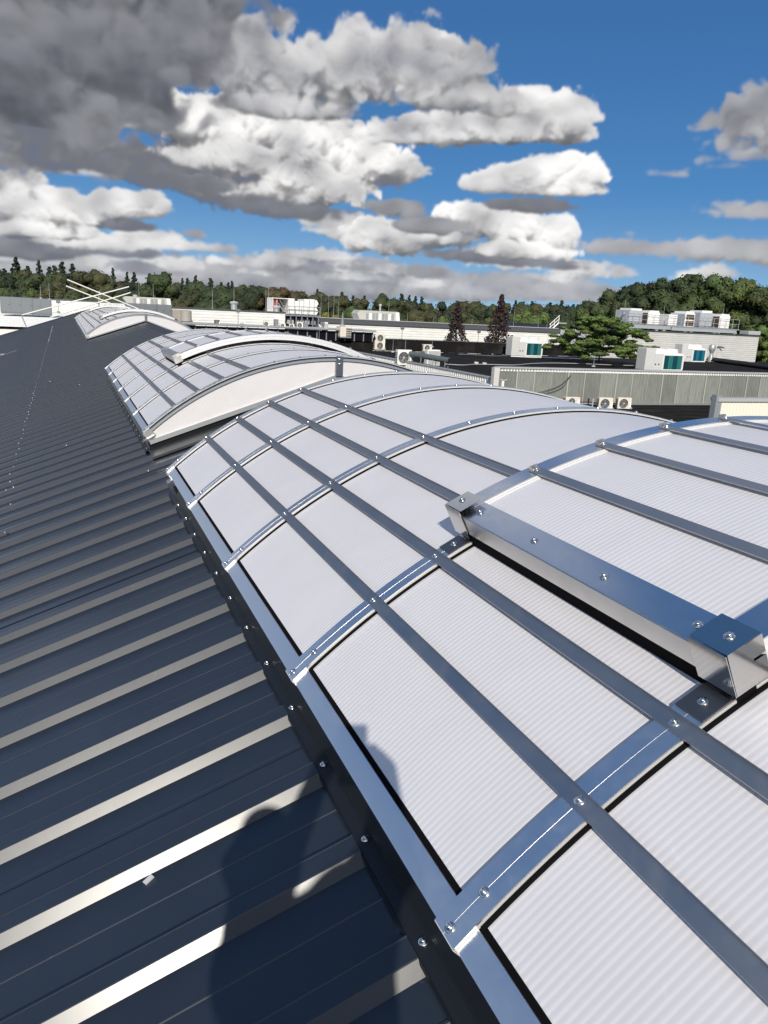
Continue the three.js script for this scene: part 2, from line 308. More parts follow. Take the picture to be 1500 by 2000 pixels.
// ---------------------------------------------------------------- our roof: ribbed steel sheets on both slopes of a long ridge
const SLOPE = 0.349, RIDGE = 0.42, RIB = 0.030, PITCH = 1 / 3, RIB0 = -0.151;
const ribTop = (x) => RIDGE - SLOPE * Math.abs(x);
const roof = thing('metal_roof', 'long dark grey ribbed steel roof carrying the white barrel skylights on its ridge', 'roof');
function roofSheet(L, pans) {
  const t = new Tri(), P = [[0.006, 0]];
  for (let i = 0; i < pans; i++) {
    const c = -PITCH * (i + 0.5);
    
    P.push([c + 0.0455, 0.0], [c + 0.0235, RIB - 0.0015], [c + 0.0210, RIB], [c - 0.034, RIB], [c - 0.0355, RIB + 0.0009], [c - 0.0385, RIB + 0.0009], [c - 0.0405, RIB - 0.002], [c - 0.0655, 0]);
    // a small stiffening bead in the pan
    for (const b of [0.182]) P.push([c - b + 0.006, 0], [c - b + 0.003, 0.0022], [c - b - 0.003, 0.0022], [c - b - 0.006, 0]);
  }
  P.push([-PITCH * pans - 0.004, 0]);
  P.sort((a, b) => b[0] - a[0]);
  const dx = L, c = Math.hypot(1, SLOPE);
  for (let i = 0; i < P.length - 1; i++) {
    const [z0, h0] = P[i], [z1, h1] = P[i + 1]; if (Math.abs(z0 - z1) < 1e-6) continue;
    const q = [[0, h0, z0], [-dx, h0 - SLOPE * dx, z0], [-dx, h1 - SLOPE * dx, z1], [0, h1, z1]];
    t.flat(q, [0, 1, 0], [[z0, 0], [z0, dx * c], [z1, dx * c], [z1, 0]]);
  }
  return t.geo();
}
const SHEET_L = 13, GABLE = -57;
const sheetA = roofSheet(SHEET_L, 3), sheetB = sheetA.clone().rotateY(Math.PI).translate(0, 0, -1);
{
  const z0 = RIB0 + PITCH / 2 + 4;   // rib tops fall where the flashing screws stand
  for (let k = 0; k < 61; k++) for (const g of [sheetA, sheetB]) { const m = part('roof_sheet', g, M.roof, roof); m.position.set(0, RIDGE - RIB + (k % 2 ? 0.0026 : 0) + (k * 7 % 5) * 0.0003, z0 - k); }
  // ridge capping between the skylights, with its folded edges
  const cap = [];
  for (const s of [-1, 1]) { cap.push(box(0.24, 0.003, 61, s * 0.118, RIDGE + 0.012 - SLOPE * 0.118, -26.4, 0, -s * Math.atan(SLOPE))); cap.push(box(0.003, 0.02, 61, s * 0.231, RIDGE + 0.004 - SLOPE * 0.231, -26.4)); }
  part('ridge_cap', cap, M.roofTrim, roof);
  const verge = [];
  for (const s of [-1, 1]) { verge.push(box(13.9, 0.14, 0.16, s * 6.5, ribTop(6.5) + 0.01, GABLE + 0.3, 0, -s * Math.atan(SLOPE))); }
  part('verge_trim', verge, M.roof, roof);
  // fixing screws along the purlins
  const scr = [];
  for (const [x, from, to] of [[-2.80, -6, -46], [-2.80, -14, -30]]) for (let k = 0; k < 170; k++) { const z = RIB0 - PITCH * k; if (z > from || z < to) continue; if ((k * 13) % 7 === 0 && x > -2.79) continue; scr.push(cyl(0.010, 0.008, 0.010, x + ((k * 37) % 5 - 2) * 0.006, ribTop(x), z, 6)); }
  for (const [px, py] of [[21, 985], [26, 951], [10, 1040], [290, 920], [130, 870], [155, 752], [98, 745]]) { const p = onY(px, py, -0.6); const t = (RIDGE + SLOPE * EYE.x - EYE.y) / ((p.y - EYE.y) - SLOPE * (p.x - EYE.x)); scr.push(cyl(0.009, 0.007, 0.008, EYE.x + (p.x - EYE.x) * t, EYE.y + (p.y - EYE.y) * t - 0.001, EYE.z + (p.z - EYE.z) * t, 6)); }
  part('fixing_screws', scr, M.screw, roof, null, 'stuff');
  // walls of the hall below
  part('hall_wall', [box(0.2, 5.5, 61, -12.6, -6.6, -26.4), box(25, 4.5, 0.2, 0, -6.8, GABLE + 0.5), box(25, 4.5, 0.2, 0, -6.8, 3.6)], std({ color: rgb(0.35, 0.36, 0.36), roughness: 0.7 }), roof);
}
// where a sight line meets the left slope at rib height
function onSlope(px, py, h = 0) { const d = sight(px, py), t = (RIDGE + h + SLOPE * EYE.x - EYE.y) / (d.y - SLOPE * d.x); return d.multiplyScalar(t).add(EYE); }
{
  const p = onSlope(290, 1718, -RIB + 0.006);
  tag(part('metal_offcut', box(0.026, 0.004, 0.014, p.x, p.y, p.z, 0.5, Math.atan(SLOPE)), M.aluBright), 'tiny pale metal offcut lying in a dark roof pan beside the shadow', 'offcut');
  const q = onSlope(16, 690, 0.03);
  tag(part('metal_strip', [box(0.62, 0.02, 0.05, q.x, q.y, q.z, 0.35, Math.atan(SLOPE)), box(0.16, 0.04, 0.04, q.x - 0.2, q.y - 0.04, q.z, 0.2)], M.stainless), 'pale bent metal strip lying on the dark roof at the far left', 'metal strip');
}

// ---------------------------------------------------------------- barrel skylights
const R = 2.5095, YC = -1.8488, BAY = 1.05;
const PHI = [47.71, 49.66]; for (let j = 2; j < 17; j++) PHI.push(55.06 + (j - 2) * 5.363);     // fixing points round the left half and over the crown
const PHI0 = 47.35, PANE0 = 48.9, HATCH0 = 62.9;
const pol = (deg, r) => [-(R + r) * Math.cos(deg * DEG), YC + (R + r) * Math.sin(deg * DEG)];
function arcSweep(profile, d0, d1, n, caps = true) {
  const t = new Tri(), m = profile.length;
  let area = 0; for (let i = 0; i < m; i++) { const a = profile[i], b = profile[(i + 1) % m]; area += a[1] * b[0] - b[1] * a[0]; }
  const sg = area > 0 ? 1 : -1;   // z to the right, r up: anticlockwise when positive
  let run = 0;
  for (let i = 0; i < m; i++) {
    const a = profile[i], b = profile[(i + 1) % m], dr = b[0] - a[0], dz = b[1] - a[1], L = Math.hypot(dr, dz); if (L < 1e-6) continue;
    const nr = -dz / L * sg, nz = dr / L * sg;
    for (let k = 0; k < n; k++) {
      const A0 = lerp(d0, d1, k / n), A1 = lerp(d0, d1, (k + 1) / n);
      const P = [], N = [], U = [];
      for (const [A, q] of [[A0, a], [A1, a], [A1, b], [A0, b]]) { const c = Math.cos(A * DEG), s = Math.sin(A * DEG); P.push([-(R + q[0]) * c, YC + (R + q[0]) * s, q[1]]); N.push([-c * nr, s * nr, nz]); U.push([A * DEG * R, q[1]]); }
      t.quad(P, N, U);
    }
    run += L;
  }
  if (caps && m === 4) for (const [A, s] of [[d0, -1], [d1, 1]]) { const c = Math.cos(A * DEG), q = Math.sin(A * DEG); t.flat(profile.map((v) => [-(R + v[0]) * c, YC + (R + v[0]) * q, v[1]]), [q * s, c * s, 0]); }
  return t.geo();
}
const ring = (r0, r1, z0, z1) => [[r0, z0], [r0, z1], [r1, z1], [r1, z0]];
// a bar lying on the barrel at angle deg: width along the arc, thickness outward, from z0 to z1
function bar(deg, r, w, th, z0, z1) { const [x, y] = pol(deg, r + th / 2); return box(w, th, Math.abs(z1 - z0), 0, 0, 0).rotateZ((90 - deg) * DEG).translate(x, y, (z0 + z1) / 2); }
const screwGeo = new THREE.LatheGeometry([[0, 0.0085], [0.0035, 0.0083], [0.0056, 0.0068], [0.0060, 0.0032], [0.0068, 0.0030], [0.0105, 0.0022], [0.0112, 0.0006], [0.0108, 0]].reverse().map((p) => new THREE.Vector2(...p)), 12);
function screwAt(parent, deg, r, z) { const m = part('screw', screwGeo, M.screw, parent); const [x, y] = pol(deg, r); m.position.set(x, y, z); m.rotation.z = (90 - deg) * DEG; return m; }
const CAPW = 0.037, CAPR = 0.016;
function archRail(z, seg) {
  const g = [];
  // cap in two halves with a fine groove along the middle, and a lip turned down on both sides
  g.push(arcSweep(ring(CAPR - 0.003, CAPR, z + 0.0012, z + CAPW), PHI0, 180 - PHI0, seg), arcSweep(ring(CAPR - 0.003, CAPR, z - CAPW, z - 0.0012), PHI0, 180 - PHI0, seg));
  g.push(arcSweep(ring(CAPR - 0.002, CAPR - 0.0003, z - 0.0013, z + 0.0013), PHI0, 180 - PHI0, seg, false));
  const lips = [];
  lips.push(arcSweep(ring(0.004, CAPR - 0.0032, z + CAPW - 0.003, z + CAPW), PHI0, 180 - PHI0, seg), arcSweep(ring(0.004, CAPR - 0.0032, z - CAPW, z - CAPW + 0.003), PHI0, 180 - PHI0, seg));
  return [join(g), lips];
}
function skylight(o) {
  const { zs, seg, label, name, detail, hatches, front, from } = o;      // zs: arches from the nearest to the farthest
  const root = thing(name, label, 'skylight');
  const near = zs[0], far = zs[zs.length - 1];
  const small = [];
  const fix = (deg, r, z, p = root) => { if (detail) screwAt(p, deg, r, z); else { const [x, y] = pol(deg, r); small.push(cyl(0.0115, 0.006, 0.009, 0, 0, 0, 6).rotateZ((90 - deg) * DEG).translate(x, y, z)); } };
  const bays = zs.length - 1;
  zs.forEach((z, k) => {
    const [capG, lipG] = archRail(z, seg); const gb = part('glazing_bar', capG, M.alu, root); for (const q of lipG) part('bar_lip', q, M.aluBright, gb);
    part('gasket', [arcSweep(ring(0.0, 0.006, z + CAPW, z + CAPW + 0.008), PANE0 - 0.2, 180 - PANE0 + 0.2, seg), arcSweep(ring(0.0, 0.006, z - CAPW - 0.008, z - CAPW), PANE0 - 0.2, 180 - PANE0 + 0.2, seg), arcSweep(ring(-0.02, 0.012, z - 0.02, z + 0.02), PHI0 + 0.1, 179.9 - PHI0, seg)], M.gasket, root);
    if (o.lips !== false) { const e = []; for (const s of [0, 1]) { const a = s ? 180 - PHI0 + 0.02 : PHI0 - 0.02; e.push(bar(a, -0.012, 0.003, 0.026, z - CAPW, z + CAPW)); } e.forEach((q) => part('end_plate', q, M.aluBright, root)); }
    for (let j = 0; j < 17; j++) fix(PHI[j], CAPR + (j > 1 && j < 6 ? 0.0034 : 0), z);
  });
  for (let k = 0; k < bays; k++) {
    const z0 = zs[k] - CAPW, z1 = zs[k + 1] + CAPW;
    if (hatches.includes(k)) {
      part('polycarbonate_sheet', arcSweep(ring(-0.016, 0, z1, z0), PANE0, HATCH0 + 1.6, Math.ceil(seg / 4)), M.sheet, root);
      part('polycarbonate_sheet', arcSweep(ring(-0.016, 0, z1, z0), 180 - HATCH0 - 1.6, 180 - PANE0, Math.ceil(seg / 4)), M.sheet, root);
    } else part('polycarbonate_sheet', arcSweep(ring(-0.016, 0, z1, z0), PANE0, 180 - PANE0, seg), M.sheet, root);
  }
  // straps: flat bars laid over the bars, broken where a hatch stands
  const strap = (deg, z0, z1) => part('strap', [bar(deg, CAPR + 0.0005, 0.036, 0.003, z0, z1), bar(deg + 0.395, CAPR + 0.0036, 0.0022, 0.005, z0, z1)], M.aluStrap, root);
  for (let j = 2; j < 6; j++) for (const mirror of [0, 1]) {
    const deg = mirror ? 180 - PHI[j] : PHI[j];
    if (PHI[j] < HATCH0 - 1) { strap(deg, near + 0.03, far - 0.03); continue; }
    let a = near + 0.03;
    for (let k = 0; k < bays; k++) if (hatches.includes(k)) { if (k) strap(deg, a, zs[k] + 0.075); a = zs[k + 1] - 0.075; }
    if (Math.abs(a - far) > 0.2) strap(deg, a, far - 0.03);
  }
  for (const s of [0, 1]) {
    // eave profile, black joint and curb with its flashing
    const A = (d) => (s ? 180 - d : d), d0 = PHI0 + 0.1, d1 = PANE0 - 0.3;
    for (let k = 0; k < bays; k++) { const z0 = zs[k] - CAPW - 0.001, z1 = zs[k + 1] + CAPW + 0.001; part('eave_profile', [arcSweep(ring(0.002, 0.009, z1, z0), Math.min(A(d0), A(d1)), Math.max(A(d0), A(d1)), 2), bar(A(d0 - 0.03), -0.022, 0.003, 0.028, z1, z0), arcSweep(ring(0.009, 0.0105, z1, z0), Math.min(A(d1 - 0.14), A(d1 - 0.02)), Math.max(A(d1 - 0.14), A(d1 - 0.02)), 1)], M.alu, root); }
    part('edge_seal', arcSweep(ring(-0.012, 0.001, far, near), Math.min(A(d1), A(PANE0)), Math.max(A(d1), A(PANE0)), 1), M.gasket, root);
    const S = s ? 1 : -1, rt = ribTop(1.668);
    part('curb', [box(0.05, -rt + 0.06, near - far, S * 1.612, (rt - 0.05) / 2 - 0.01, (near + far) / 2), box(0.10, 0.012, near - far, S * 1.63, -0.02, (near + far) / 2)], M.curb, root);
    const a = Math.atan(SLOPE) * -S, L = near - far + 0.10, zc = (near + far) / 2 - 0.05;
    part('flashing', [box(0.010, 0.11, L, S * 1.642, rt + 0.06, zc, 0, S * 0.2), box(0.050, 0.0015, L, S * 1.666, rt + 0.0035, zc, 0, a), box(0.002, 0.012, L, S * 1.690, rt - 0.012, zc), box(0.012, 0.005, L, S * 1.652, rt + 0.012, zc, 0, a)], M.roofTrim, root);
    if (!s) {
      const fill = [];
      for (let k = -12; k < 170; k++) { const z = RIB0 - PITCH * k; if (z > near + 0.05 || z < far - 0.05) continue; if (detail || k % 1 === 0) { const g = screwGeo; if (detail) { const m = part('screw', g, M.screw, root); m.position.set(-1.670, ribTop(1.670) + 0.005, z); m.rotation.z = Math.atan(SLOPE); } else small.push(cyl(0.0115, 0.006, 0.009, -1.670, ribTop(1.670) + 0.005, z, 6)); } fill.push(box(0.03, RIB - 0.004, 0.22, -1.655, ribTop(1.655) - RIB / 2 - 0.003, z - PITCH / 2)); }
      part('profile_filler', fill, M.curb, root);
    }
  }
  // hatches
  for (const k of hatches) hatch(root, zs[k] + 0.05, zs[k + 1] - 0.035, detail, seg);
  for (const k of hatches) for (const z of [zs[k], zs[k + 1]]) for (const s of [0, 1]) { const d = s ? 180 - 62.05 : 62.05; part('bracket_plate', bar(d, CAPR + 0.0004, 0.075, 0.0025, z - 0.036, z + 0.036), std({ color: rgb(0.22, 0.22, 0.225), metalness: 1, roughness: 0.45 }), root); fix(d, CAPR + 0.003, z); }
  if (front) endWall(root, near, detail);
  if (o.back) endWall(root, far, detail, true);
  if (small.length) part('screws', small, M.screw, root, null, 'stuff');
  return root;
}
function hatch(root, zA, zB, detail, seg) {
  // raised opening light; one part of the skylight with its own pieces
  const d0 = HATCH0, d1 = 180 - HATCH0, top = 0.118, low = 0.052, capT = 0.134, capL = 0.036, n = Math.ceil(seg * 0.7);
  const h = part('hatch', [arcSweep(ring(top - 0.016, top - 0.010, zB + 0.06, zA - 0.06), d0 + 1.5, d1 - 1.5, n)], M.sheet, root);
  for (const q of [zA - 0.084, zB + 0.084]) part('hatch_sheet_edge', arcSweep(ring(top - 0.010, top - 0.006, q - 0.004, q + 0.004), d0 + 1.5, d1 - 1.5, n), M.aluBright, h);
  for (const [a, b] of [[zA, zA - 0.078], [zB, zB + 0.078]]) {
    const lo = Math.min(a, b), hi = Math.max(a, b);
    part('hatch_rail', [arcSweep(ring(top - 0.003, top, lo, hi), d0 + 1.2, d1 - 1.2, n)], M.aluHatch, h);
    for (const [nm, q] of [['hatch_rail_face', 0], ['hatch_rail_face', 1], ['hatch_rail_lip', 2]]) part(nm, [arcSweep(ring(low, top - 0.0034, Math.abs(a - hi) < 1e-6 ? hi - 0.004 : lo, Math.abs(a - hi) < 1e-6 ? hi : lo + 0.004), d0 + 1.2, d1 - 1.2, n), arcSweep(ring(low + 0.035, low + 0.041, Math.abs(a - hi) < 1e-6 ? hi - 0.002 : lo - 0.004, Math.abs(a - hi) < 1e-6 ? hi + 0.004 : lo + 0.002), d0 + 1.2, d1 - 1.2, n), arcSweep(ring(top - 0.011, top - 0.0034, b - 0.002, b + 0.002), d0 + 1.4, d1 - 1.4, n)][q], M.aluBright, h);
  }
  for (const s of [0, 1]) {
    const A = (d) => (s ? 180 - d : d);
    const lo = Math.min(A(d0 + 0.1), A(d0 + 1.95)), hi = Math.max(A(d0 + 0.1), A(d0 + 1.95));
    part('hatch_rail', [arcSweep(ring(top - 0.004, top - 0.001, zB + 0.02, zA - 0.02), lo, hi, 2)], M.aluHatch, h);
    part('hatch_side_plate', bar(A(d0 + 0.06), low, 0.003, top - low - 0.004, zB + 0.02, zA - 0.02), M.stainless, h);
    part('hatch_seal', [bar(A(d0 + 0.75), -0.006, 0.05, low + 0.020, zB + 0.012, zA - 0.012)], M.gasket, h);
    for (const [z0, z1] of [[zA + 0.004, zA - 0.092], [zB - 0.004, zB + 0.092]]) {
      // folded corner cap: top plate and two skirts, open towards the rail
      const out = z0 > z1 ? 1 : -1, w = 0.084, dc = A(d0 + 0.93);
      part('corner_cap', [bar(dc, capT, w, 0.002, z1, z0), bar(A(d0 - 0.06), capL, 0.002, capT - capL + 0.0015, z1, z0), bar(dc, capL, w, capT - capL + 0.0015, z0 - out * 0.002, z0)], M.cap, h);
      const m = [dc, capT + 0.002, (z0 + z1) / 2 + out * 0.012];
      if (detail) screwAt(h, ...m);
    }
    const za = zA - 0.10, zb = zB + 0.10;
    if (detail) for (let i = 0; i < 4; i++) screwAt(h, A(d0 + 1.0), top, lerp(za - 0.02, zb + 0.03, i / 3));
  }
  for (let i = 0; i < 8; i++) {
    const d = 69.6 + 5.63 * i; if (d > d1 - 3) break;
    part('hatch_strap', [bar(d, top + 0.0005, 0.036, 0.003, zB + 0.03, zA - 0.03), bar(d, top + 0.0036, 0.03, 0.012, zA - 0.032, zA - 0.030), bar(d, top + 0.0036, 0.03, 0.012, zB + 0.030, zB + 0.032)], M.aluStrap, h);
    if (detail) for (const z of [zA - 0.048, zB + 0.048]) screwAt(h, d, top + 0.0035, z);
  }
}
M.cap = std({ color: rgb(0.62, 0.605, 0.58), metalness: 1, roughness: 0.22, roughnessMap: smudgeRough });
function endWall(root, z, detail, back) {
  const s = back ? -1 : 1, zf = z + s * 0.012, base = (x) => RIDGE + 0.062 - SLOPE * Math.abs(x);
  for (const side of [-1, 1]) {
    // half of the gable: between the barrel and the slope of the roof
    const pts = [], n = 24, r = -0.006;
    for (let i = 0; i <= n; i++) { const d = lerp(PHI0 + 1.2, 90, i / n), [x, y] = pol(d, r); pts.push([side * -x, y]); }
    const t = new Tri();
    for (let i = 0; i < n; i++) {
      const [x0, y0] = pts[i], [x1, y1] = pts[i + 1], b0 = Math.min(y0, base(x0) + 0.03), b1 = Math.min(y1, base(x1) + 0.03);
      const q = [[x0, y0, zf], [x1, y1, zf], [x1, b1, zf], [x0, b0, zf]];
      t.flat(q, [0, 0, s], q.map((v) => [v[0], v[1] + SLOPE * Math.abs(v[0])]));
    }
    part('end_panel', t.geo(), M.sheetEnd, root);
    const L = 1.66, xm = side * L / 2, a = -side * Math.atan(SLOPE);
    part('base_profile', [box(L * 1.055, 0.036, 0.022, xm, base(xm) + 0.012, z + s * 0.02, 0, a)], M.aluDull, root);
    part('front_curb', [box(L * 1.055, 0.07, 0.06, xm, base(xm) - 0.036, z - s * 0.02, 0, a)], M.curb, root);
    part('corner_plate', [box(0.10, 0.004, 0.07, side * 1.665, -0.045, z + s * 0.012, 0, -side * 0.5), box(0.075, 0.075, 0.005, side * 1.66, -0.015, z + s * 0.028, 0, -side * 0.75)], M.stainless, root);
    part('apron_flashing', [box(1.74, 0.0016, 0.30, side * 0.845, ribTop(0.845) + 0.004, z + s * 0.16, 0, a), box(1.74, 0.016, 0.002, side * 0.845, ribTop(0.845) - 0.006, z + s * 0.31, 0, a)], M.apron, root);
  }
  part('end_arch', arcSweep(ring(-0.030, 0.002, z + s * 0.016, z + s * 0.030), PHI0 + 0.6, 179.4 - PHI0, 48), M.aluDull, root);
  // bracket at the ridge
  const br = part('ridge_bracket', [box(0.062, 0.175, 0.004, 0, RIDGE + 0.165, z + s * 0.052), box(0.004, 0.175, 0.035, -0.030, RIDGE + 0.165, z + s * 0.036), box(0.004, 0.175, 0.035, 0.030, RIDGE + 0.165, z + s * 0.036)], M.stainlessDark, root);
  for (const dy of [0.06, 0.02]) { const m = part('screw', screwGeo, M.screw, br); m.position.set(0, RIDGE + 0.165 + dy, z + s * 0.0545); m.rotation.x = s * Math.PI / 2; }
}
M.aluDull = std({ color: rgb(0.50, 0.52, 0.54), metalness: 0.85, roughness: 0.5 });
M.stainlessDark = std({ color: rgb(0.32, 0.33, 0.35), metalness: 1, roughness: 0.4 });
const zsA = [4.2, 3.15, 2.1, 1.05, 0, -1.05, -2.1, -3.15, -4.078], zA2 = -5.7206, zA3 = -23.518;
skylight({ name: 'barrel_skylight', label: 'nearest white barrel skylight with a raised hatch, filling the right foreground', zs: zsA, seg: 64, detail: true, hatches: [4], back: true });
skylight({ name: 'barrel_skylight', label: 'second white barrel skylight along the ridge, with a flat white gable end and one hatch', zs: [0, 1, 2, 3, 4, 5, 6].map((k) => zA2 - 1.05 * k), seg: 40, detail: false, hatches: [2], front: true });
{ const zs = []; for (let k = 0; k < 19; k++) zs.push(zA3 - (zA3 + 42.97) / 18 * k); skylight({ name: 'barrel_skylight', label: 'farthest white barrel skylight on the ridge, with two raised hatches, below the crossed white rails', zs, seg: 24, detail: false, hatches: [2, 13], front: true, lips: false }); }
// flat translucent roof light beside the ridge, before the farthest skylight
{
  const g = [], z0 = -22.9, w = 1.0;
  for (let i = 0; i < 2; i++) g.push(box(1.05, 0.012, w, 0.40 + 0.55 + i * 1.12, ribTop(0.40 + 0.55 + i * 1.12) + 0.02, z0 + w / 2, 0, -Math.atan(SLOPE)));
  const t = thing('roof_light', 'flat glossy grey roof light on the right slope in front of the farthest skylight', 'roof light');
  g.forEach((q, i) => part('roof_light_pane', q, phys({ color: i ? rgb(0.22, 0.24, 0.27) : rgb(0.45, 0.46, 0.47), roughness: 0.12 }), t));
  part('roof_light_frame', [box(2.3, 0.02, 0.05, 1.5, ribTop(1.5) + 0.02, z0 + w + 0.03, 0, -Math.atan(SLOPE)), box(0.05, 0.02, w, 0.40, ribTop(0.4) + 0.02, z0 + w / 2, 0, -Math.atan(SLOPE))], M.aluDull, t);
}

// ---------------------------------------------------------------- neighbouring roofs and walls
const YR = -2.42;                         // level of the big flat black roof
const depthOf = (p) => -new THREE.Vector3().subVectors(p, EYE).dot(BACK);
const perPx = (p) => depthOf(p) / 1506;   // metres that one photograph pixel covers there
const cladTone = dataTex(256, 256, (u, v) => { const k = 0.95 + 0.07 * tn(u, v, 1.5, 1.5, 2, 5); return [k, k, k * 0.985]; }, true, 0.12, 0.3);
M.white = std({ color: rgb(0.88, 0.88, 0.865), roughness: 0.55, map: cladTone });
M.whitePlain = std({ color: rgb(0.84, 0.83, 0.79), roughness: 0.5 });
M.cream = std({ color: rgb(0.72, 0.66, 0.56), roughness: 0.5 });
M.lightGrey = std({ color: rgb(0.42, 0.43, 0.43), roughness: 0.55 });
M.midGrey = std({ color: rgb(0.22, 0.23, 0.24), roughness: 0.5 });
M.darkGrey = std({ color: rgb(0.07, 0.073, 0.08), roughness: 0.5 });
M.galv = std({ color: rgb(0.46, 0.48, 0.48), metalness: 0.6, roughness: 0.5 });
M.fan = std({ color: rgb(0.035, 0.035, 0.036), roughness: 0.6 });
const felt = dataTex(512, 512, (u, v) => { const s = Math.max(0, tn(u, v, 1.6, 1.6, 4, 6) + 0.02), w = Math.max(0, tn(u, v, 7, 7, 6, 4) - 0.16); const k = 0.62 + 0.5 * s + 0.55 * w; return [k, k * 0.985, k * 0.97]; }, true, 0.09, 0.09);
M.felt = phys({ color: rgb(0.036, 0.0345, 0.034), roughness: 0.95, specularIntensity: 0.25, map: felt });
M.black = std({ color: rgb(0.012, 0.012, 0.013), roughness: 0.6 });
// big flat roof: slab with welded felt strips, its left edge, front parapet and rear parapet
const zFront = -35.2, zRear = -67.4, xLeft = 19.45;
{
  const b = thing('flat_roof_building', 'low building with a wide flat black felt roof behind the grey ribbed wall', 'building');
  part('wall', box(62, 6.4, zFront - zRear - 0.4, xLeft + 31, YR - 3.4, (zFront + zRear) / 2), M.midGrey, b);
  for (let i = 0; i < 31; i++) part('roof_felt', box(61.6, 0.02 + (i % 2) * 0.006, 1.02, xLeft + 30.9, YR, zFront - 0.6 - i * 1.0), M.felt, b);
  // edge towards our roof: ribbed white upstand with a pale capping
  part('edge_cladding', profiled(30.2, 0.62, 0.28, 0.05, false).rotateY(-Math.PI / 2).translate(xLeft - 0.22, YR - 0.36, zRear + 1.6), M.white, b);
  part('edge_capping', box(0.42, 0.07, 30.8, xLeft - 0.08, YR + 0.30, (zFront + zRear) / 2 + 0.75), M.lightGrey, b);
  part('edge_core', box(0.14, 0.9, 30.8, xLeft - 0.1, YR - 0.15, (zFront + zRear) / 2 + 0.75), M.whitePlain, b);
  part('edge_seal', box(0.08, 0.03, 30.8, xLeft - 0.02, YR + 0.35, (zFront + zRear) / 2 + 0.75), M.darkGrey, b);
  // rear parapet lined with felt, in sheets with standing laps
  const pl = onZ(350, 640, zRear + 0.4).x, pr = onZ(1142, 690, zRear + 0.4).x, ph = onZ(850, 666, zRear).y - YR;
  for (let i = 0; i < 26; i++) { const w = (pr - pl) / 26; part('parapet_felt', box(w - 0.02, ph + (i % 3) * 0.004, 0.3 + (i % 2) * 0.012, pl + w * (i + 0.5), YR + ph / 2, zRear), M.felt, b); }
  part('parapet_capping', box(pr - pl, 0.05, 0.44, (pl + pr) / 2, YR + ph + 0.03, zRear), M.darkGrey, b);
  // low roof edge right of the parapet
  const e0 = onY(1142, 679, YR + 0.3), e1 = onY(1250, 684, YR + 0.3);
  part('roof_edge', rod([e0.x, YR + 0.25, e0.z], [e1.x + 4, YR + 0.25, e1.z], 0.09, 6), M.lightGrey, b);
  const f0 = onY(1385, 705, YR + 0.1), f1 = onY(1520, 719, YR + 0.1);
  part('roof_edge', rod([f0.x, YR + 0.06, f0.z], [f1.x, YR + 0.06, f1.z], 0.07, 6), M.whitePlain, b);
  const g0 = onY(1384, 697, YR + 0.5), g1 = onY(1520, 714, YR + 0.5);
  part('roof_upstand', rod([g0.x, YR + 0.25, g0.z], [g1.x, YR + 0.25, g1.z], 0.28, 4), M.black, b);
}
M.lightWarmA = std({ color: rgb(0.62, 0.61, 0.57), roughness: 0.5 });
